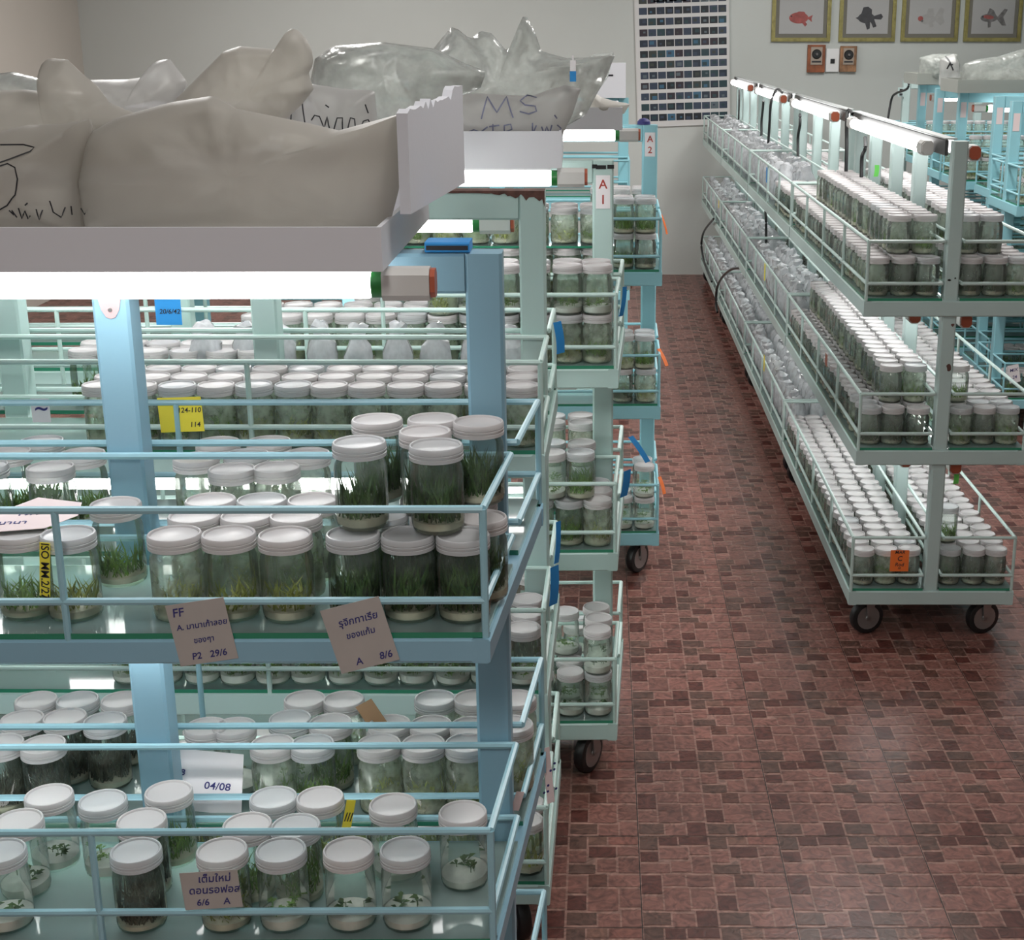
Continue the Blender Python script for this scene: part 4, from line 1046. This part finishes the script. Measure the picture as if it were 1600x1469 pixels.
cable('black cable beside the post under the third right-hand lamp', [onx(1193, 158, X0), onx(1192, 170, X0), onx(1190, 190, X0), onx(1190, 218, X0)])
cable('black cable beside the post under the farthest right-hand lamp', [onx(1155, 140, X0), onx(1155, 155, X0), onx(1154, 190, X0)], .006)
cable('black cable hanging between middle and top shelves of the second right-hand rack', [onx(1196, 330, X0 - .08), onx(1197, 350, X0 - .08), onx(1197, 388, X0 - .08)])
XL = R_X - .27
cable('black cable sagging outside the last right-hand rack near the back wall', [onx(1115, 342, XL), onx(1100, 362, XL), onx(1096, 385, XL), onx(1102, 415, XL), onx(1112, 440, XL)], .008)
cable('black cable arching over the bottom shelf of the third right-hand rack', [onx(1158, 419, XL + .03), onx(1143, 421, XL), onx(1128, 434, XL), onx(1120, 452, XL), onx(1119, 475, XL), onx(1121, 488, XL)], .008)
cable('thin cable drooping from the last cyan rack socket at the back', [onx(1420, 122, 1.99), onx(1418, 138, 1.98), onx(1400, 146, 1.96), onx(1393, 155, 1.95), onx(1387, 188, 1.93)], .008)

# ------------------------------------------------------------------ wall poster, pictures, timers
def poster():
    D = WALL_Y - .012
    P = [at_y(u, v, D) for u, v in ((988, -14), (1137, -20), (1141, 201), (1000, 192))]
    w = .5 * ((P[1] - P[0]).length + (P[2] - P[3]).length); h = .5 * ((P[3] - P[0]).length + (P[2] - P[1]).length)
    c = sum(P, Vector()) / 4
    b = MB(); b.box(-w / 2, w / 2, 0, .0126, -h / 2, h / 2, 0)
    b.box(-w / 2 - .004, -w / 2, -.002, .008, -h / 2, h / 2, 1); b.box(w / 2, w / 2 + .004, -.002, .008, -h / 2, h / 2, 1)
    cols = [(.012, .016, .022), (.02, .03, .05), (.035, .05, .085), (.02, .05, .06), (.04, .045, .04), (.03, .02, .03), (.04, .12, .2), (.10, .13, .15)]
    wts = [6, 6, 5, 4, 2, 2, 1, 1]
    ms = [plain('poster_photo_%s' % n, c2, .35) for n, c2 in zip(('black', 'navy', 'indigo', 'teal', 'olive', 'plum', 'azure', 'silver'), cols)]
    gx0, gx1, gy0, gy1 = -.44, .46, .435, -.425
    for r in range(12):
        for q in range(10):
            x = (gx0 + (gx1 - gx0) * q / 9) * w * .94; z = (gy0 + (gy1 - gy0) * r / 11) * h - .006
            hw, hh = w * .043, h * .0255
            k = R.choices(range(8), wts)[0]
            b.box(x - hw, x + hw, -.0008, .0001, z - hh, z + hh, 2 + k)
            k2 = R.choices((4, 6, 7, 2, 3), (2, 1, 2, 4, 4))[0]; s = R.uniform(.25, .6)
            dx, dz = R.uniform(-.3, .3) * hw, R.uniform(-.4, .2) * hh
            b.box(x + dx - hw * s, x + dx + hw * s, -.0013, -.0008, z + dz - hh * s, z + dz + hh * s * .8, 2 + k2)
    for i in range(4):
        z = -h / 2 + .034 - i * .006; b.box(-w * .16, w * .38, -.0006, .0001, z, z + .0016, 1)
    b.box(-w * .30, w * .06, -.0008, .0001, h / 2 - .085, h / 2 - .072, 2)
    o = b.build('photo_poster', ['pic', 'holder'] + ms, None, smooth=False, loc=(c.x, D - .001, c.z)); o.rotation_euler = (0, -math.radians(2.0) * -1 * -1, 0)
    tag(o, 'white poster with a grid of dark aquarium photos on the back wall', 'poster')
poster()

def fish_mesh(kind):
    b = MB(); E = lambda cx, cz, rx, rz, m, y, n=22, a0=0: b.add([(cx + rx * math.cos(2 * PI * i / n) * math.cos(a0) - rz * math.sin(2 * PI * i / n) * math.sin(a0), y, cz + rx * math.cos(2 * PI * i / n) * math.sin(a0) + rz * math.sin(2 * PI * i / n) * math.cos(a0)) for i in range(n)], [tuple(range(n))], m)
    T = lambda pts, m, y: b.add([(x, y, z) for x, z in pts], [tuple(range(len(pts)))], m)
    if kind == 0:
        E(-.02, 0, .072, .040, 0, 0); T([(.04, .0), (.085, .022), (.075, -.005), (.08, -.03)], 0, -.0002); T([(.0, -.03), (.03, -.062), (.045, -.045), (.03, -.028)], 0, -.0002); E(-.075, .012, .006, .006, 1, -.0006)
        T([(-.05, .032), (-.02, .046), (.02, .044), (.03, .03)], 0, -.0002)
    if kind == 1:
        E(-.01, 0, .062, .038, 0, 0); T([(-.05, .025), (-.035, .075), (0, .08), (.03, .06), (.03, .025)], 0, -.0002); T([(.04, .012), (.10, .030), (.115, .008), (.10, -.012), (.045, -.008)], 0, -.0002)
        T([(-.02, -.03), (0, -.085), (.02, -.075), (.02, -.03)], 0, -.0003); T([(.02, -.02), (.045, -.07), (.07, -.06), (.05, -.01)], 0, -.0003); T([(-.065, .01), (-.09, .0), (-.065, -.015)], 0, -.0003)
    if kind == 2:
        E(-.02, -.01, .06, .036, 0, 0); T([(-.03, .02), (-.02, .065), (.02, .068), (.03, .02)], 0, -.0002); T([(.03, 0), (.07, .075), (.105, .06), (.09, .02), (.11, -.03), (.08, -.055), (.04, -.02)], 0, -.0002)
        T([(-.01, -.035), (.0, -.07), (.03, -.06), (.02, -.03)], 0, -.0003); E(-.072, -.005, .020, .018, 1, -.0006); E(-.06, -.022, .010, .008, 2, -.0008)
    if kind == 3:
        E(-.03, .0, .065, .030, 0, 0); T([(-.05, .022), (-.03, .070), (.0, .055), (.02, .02)], 0, -.0002); T([(.03, .005), (.08, .065), (.105, .06), (.075, .005), (.10, -.055), (.07, -.055), (.03, -.012)], 0, -.0002)
        T([(-.04, -.022), (-.035, -.072), (-.015, -.065), (-.012, -.025)], 0, -.0003); E(-.035, .006, .04, .014, 1, -.0006, 22, -.1); E(-.078, .008, .006, .006, 2, -.0009)
    return b
frames = [((1205, 1297), 'gilt framed picture of a red goldfish, leftmost on the back wall', ['fred', 'ink'], 'round red'),
          ((1310, 1398), 'gilt framed picture of a black fantailed goldfish above the timers', ['fblack'], 'black'),
          ((1407, 1496), 'gilt framed picture of a white red-capped goldfish', ['fwhite', 'fred', 'fgrey'], 'white'),
          ((1505, 1594), 'gilt framed picture of a mottled grey goldfish, rightmost on the wall', ['fgrey', 'fred', 'ink'], 'grey')]
for k, ((ua, ub), lab, mats, _) in enumerate(frames):
    D = WALL_Y - .02; p0, p1 = at_y(ua, 65, D), at_y(ub, 65, D); w = p1.x - p0.x; h = w * .86; cx = (p0.x + p1.x) / 2
    t = thing('framed_picture', lab, 'picture', (cx, WALL_Y - .001, p0.z), 0, 'goldfish pictures on the back wall')
    b = MB(); fw = .028
    for x0, x1, z0, z1 in ((-w / 2, w / 2, 0, fw), (-w / 2, w / 2, h - fw, h), (-w / 2, -w / 2 + fw, fw, h - fw), (w / 2 - fw, w / 2, fw, h - fw)): b.box(x0, x1, -.022, 0, z0, z1)
    i2 = fw * .55
    for x0, x1, z0, z1 in ((-w / 2 + i2 * .4, w / 2 - i2 * .4, i2 * .4, i2), (-w / 2 + i2 * .4, -w / 2 + i2, i2, h - i2), (w / 2 - i2, w / 2 - i2 * .4, i2, h - i2)): b.box(x0, x1, -.026, -.0222, z0, z1)
    b.build('frame', 'gold', t, smooth=False)
    b = MB(); b.box(-w / 2 + fw, w / 2 - fw, -.010, -.004, fw, h - fw); b.build('mount', 'mat', t, smooth=False)
    m = fw + .028
    b = MB(); b.box(-w / 2 + m, w / 2 - m, -.0125, -.0102, m, h - m); pc = b.build('print', 'pic', t, smooth=False)
    o = link('fish_drawing', fish_mesh(k).mesh('fish_drawing', mats, False), pc); o.location = (0, -.0130, at_y(1250, 28, D).z - p0.z)
    b = MB(); b.box(-w / 2 + fw, w / 2 - fw, -.0185, -.0175, fw, h - fw); b.build('glazing', film('picture_glass', (1, 1, 1), (.8, .8, .8), .02, .5, .02, 1.5), t, smooth=False)
D = WALL_Y - .01
def wall_timer(lab, u0, v0, u1, v1, wood):
    a, c = at_y(u0, v0, D), at_y(u1, v1, D); w, h = c.x - a.x, a.z - c.z
    t = thing('wall_timer', lab, 'timer', ((a.x + c.x) / 2, WALL_Y - .001, c.z), 0)
    b = MB(); b.bar((0, -.015, 0), (0, -.015, h), w, .03, .004, up=(0, 1, 0)); b.build('backboard', wood, t)
    b = MB(); b.box(-w * .32, w * .32, -.036, -.0305, h * .28, h * .92); b.build('face_plate', 'plate', t, smooth=False)
    b = MB(); b.lathe([(0, -.012), (.028, -.012), (.034, -.004), (.036, 0)], 20, 0, (0, -.0365, h * .66), 'y'); b.build('dial', 'black', t)
    b = MB(); b.lathe([(0, -.014), (.008, -.014), (.010, 0)], 12, 0, (0, -.049, h * .66), 'y'); b.build('knob', 'fgrey', t)
    b = MB(); b.box(-w * .26, w * .26, -.0375, -.0362, h * .36, h * .42); b.build('marking', 'ink', t, smooth=False)
wall_timer('dark wooden wall timer left of the white switch', 1262, 70, 1288, 113, 'wood')
wall_timer('worn wooden wall timer right of the white switch', 1313, 72, 1337, 112, 'wood2')
a, c = at_y(1291, 76, D), at_y(1310, 112, D); w, h = c.x - a.x, a.z - c.z
t = thing('wall_switch', 'white wall switch with a black rocker between two wooden timers', 'switch', ((a.x + c.x) / 2, WALL_Y - .001, c.z))
b = MB(); b.bar((0, -.010, 0), (0, -.010, h), w, .02, .004, up=(0, 1, 0)); b.build('switch_plate', 'switch', t)
b = MB(); b.box(-.016, .016, -.026, -.0205, h * .36, h * .56); b.build('rocker', 'black', t, smooth=False)
# socket on the last pale rack at the right
b = MB(); b.box(-.02, .02, -.006, 0, -.03, .03); b.box(-.010, .010, -.010, -.006, .008, .022, 1); b.box(-.010, .010, -.010, -.006, -.022, -.008, 1)
p = at_y(1408, 144, 10.06)
o = b.build('socket_box', ['pale', 'black'], None, smooth=False, loc=(p.x, 10.07, p.z)); tag(o, 'small box with two black sockets on the last right-edge rack', 'socket')

# ------------------------------------------------------------------ light
def area(name, loc, sx, sy, power, col=(1, .98, .95), rx=0):
    l = bpy.data.lights.new(name, 'AREA'); l.shape = 'RECTANGLE'; l.size = sx; l.size_y = sy; l.energy = power; l.color = col
    o = bpy.data.objects.new(name, l); C.objects.link(o); o.location = loc; o.rotation_euler = (rx, 0, 0)
for i, (x, y, p) in enumerate([(1.75, 9.0, 52), (-1.6, 9.0, 75), (1.2, 5.6, 50), (-1.6, 5.4, 62), (.4, 2.2, 20), (-.2, -.8, 50)]):  # the two nearest the camera are fill lights added to brighten the foreground
    area('ceiling_and_fill_light', (x, y, CEIL - .06), .35, 1.3, p)
w = bpy.data.worlds.new('world'); sc.world = w; w.use_nodes = True
w.node_tree.nodes['Background'].inputs[0].default_value = (.5, .52, .55, 1); w.node_tree.nodes['Background'].inputs[1].default_value = .1

vs = sc.view_settings
vs.view_transform = 'Standard'; vs.look = 'None'; vs.gamma = 1; vs.use_curve_mapping = False; vs.exposure = 0.0
cy = sc.cycles
cy.transparent_max_bounces = 28; cy.max_bounces = 5; cy.diffuse_bounces = 3; cy.glossy_bounces = 3; cy.transmission_bounces = 4
cy.sample_clamp_indirect = 4.0
cy.caustics_reflective = False; cy.caustics_refractive = False
print('JARS', N_JAR[0], 'STUFF', len(STUFF), 'POUCH', NP[0], 'OBJ', len(bpy.data.objects))
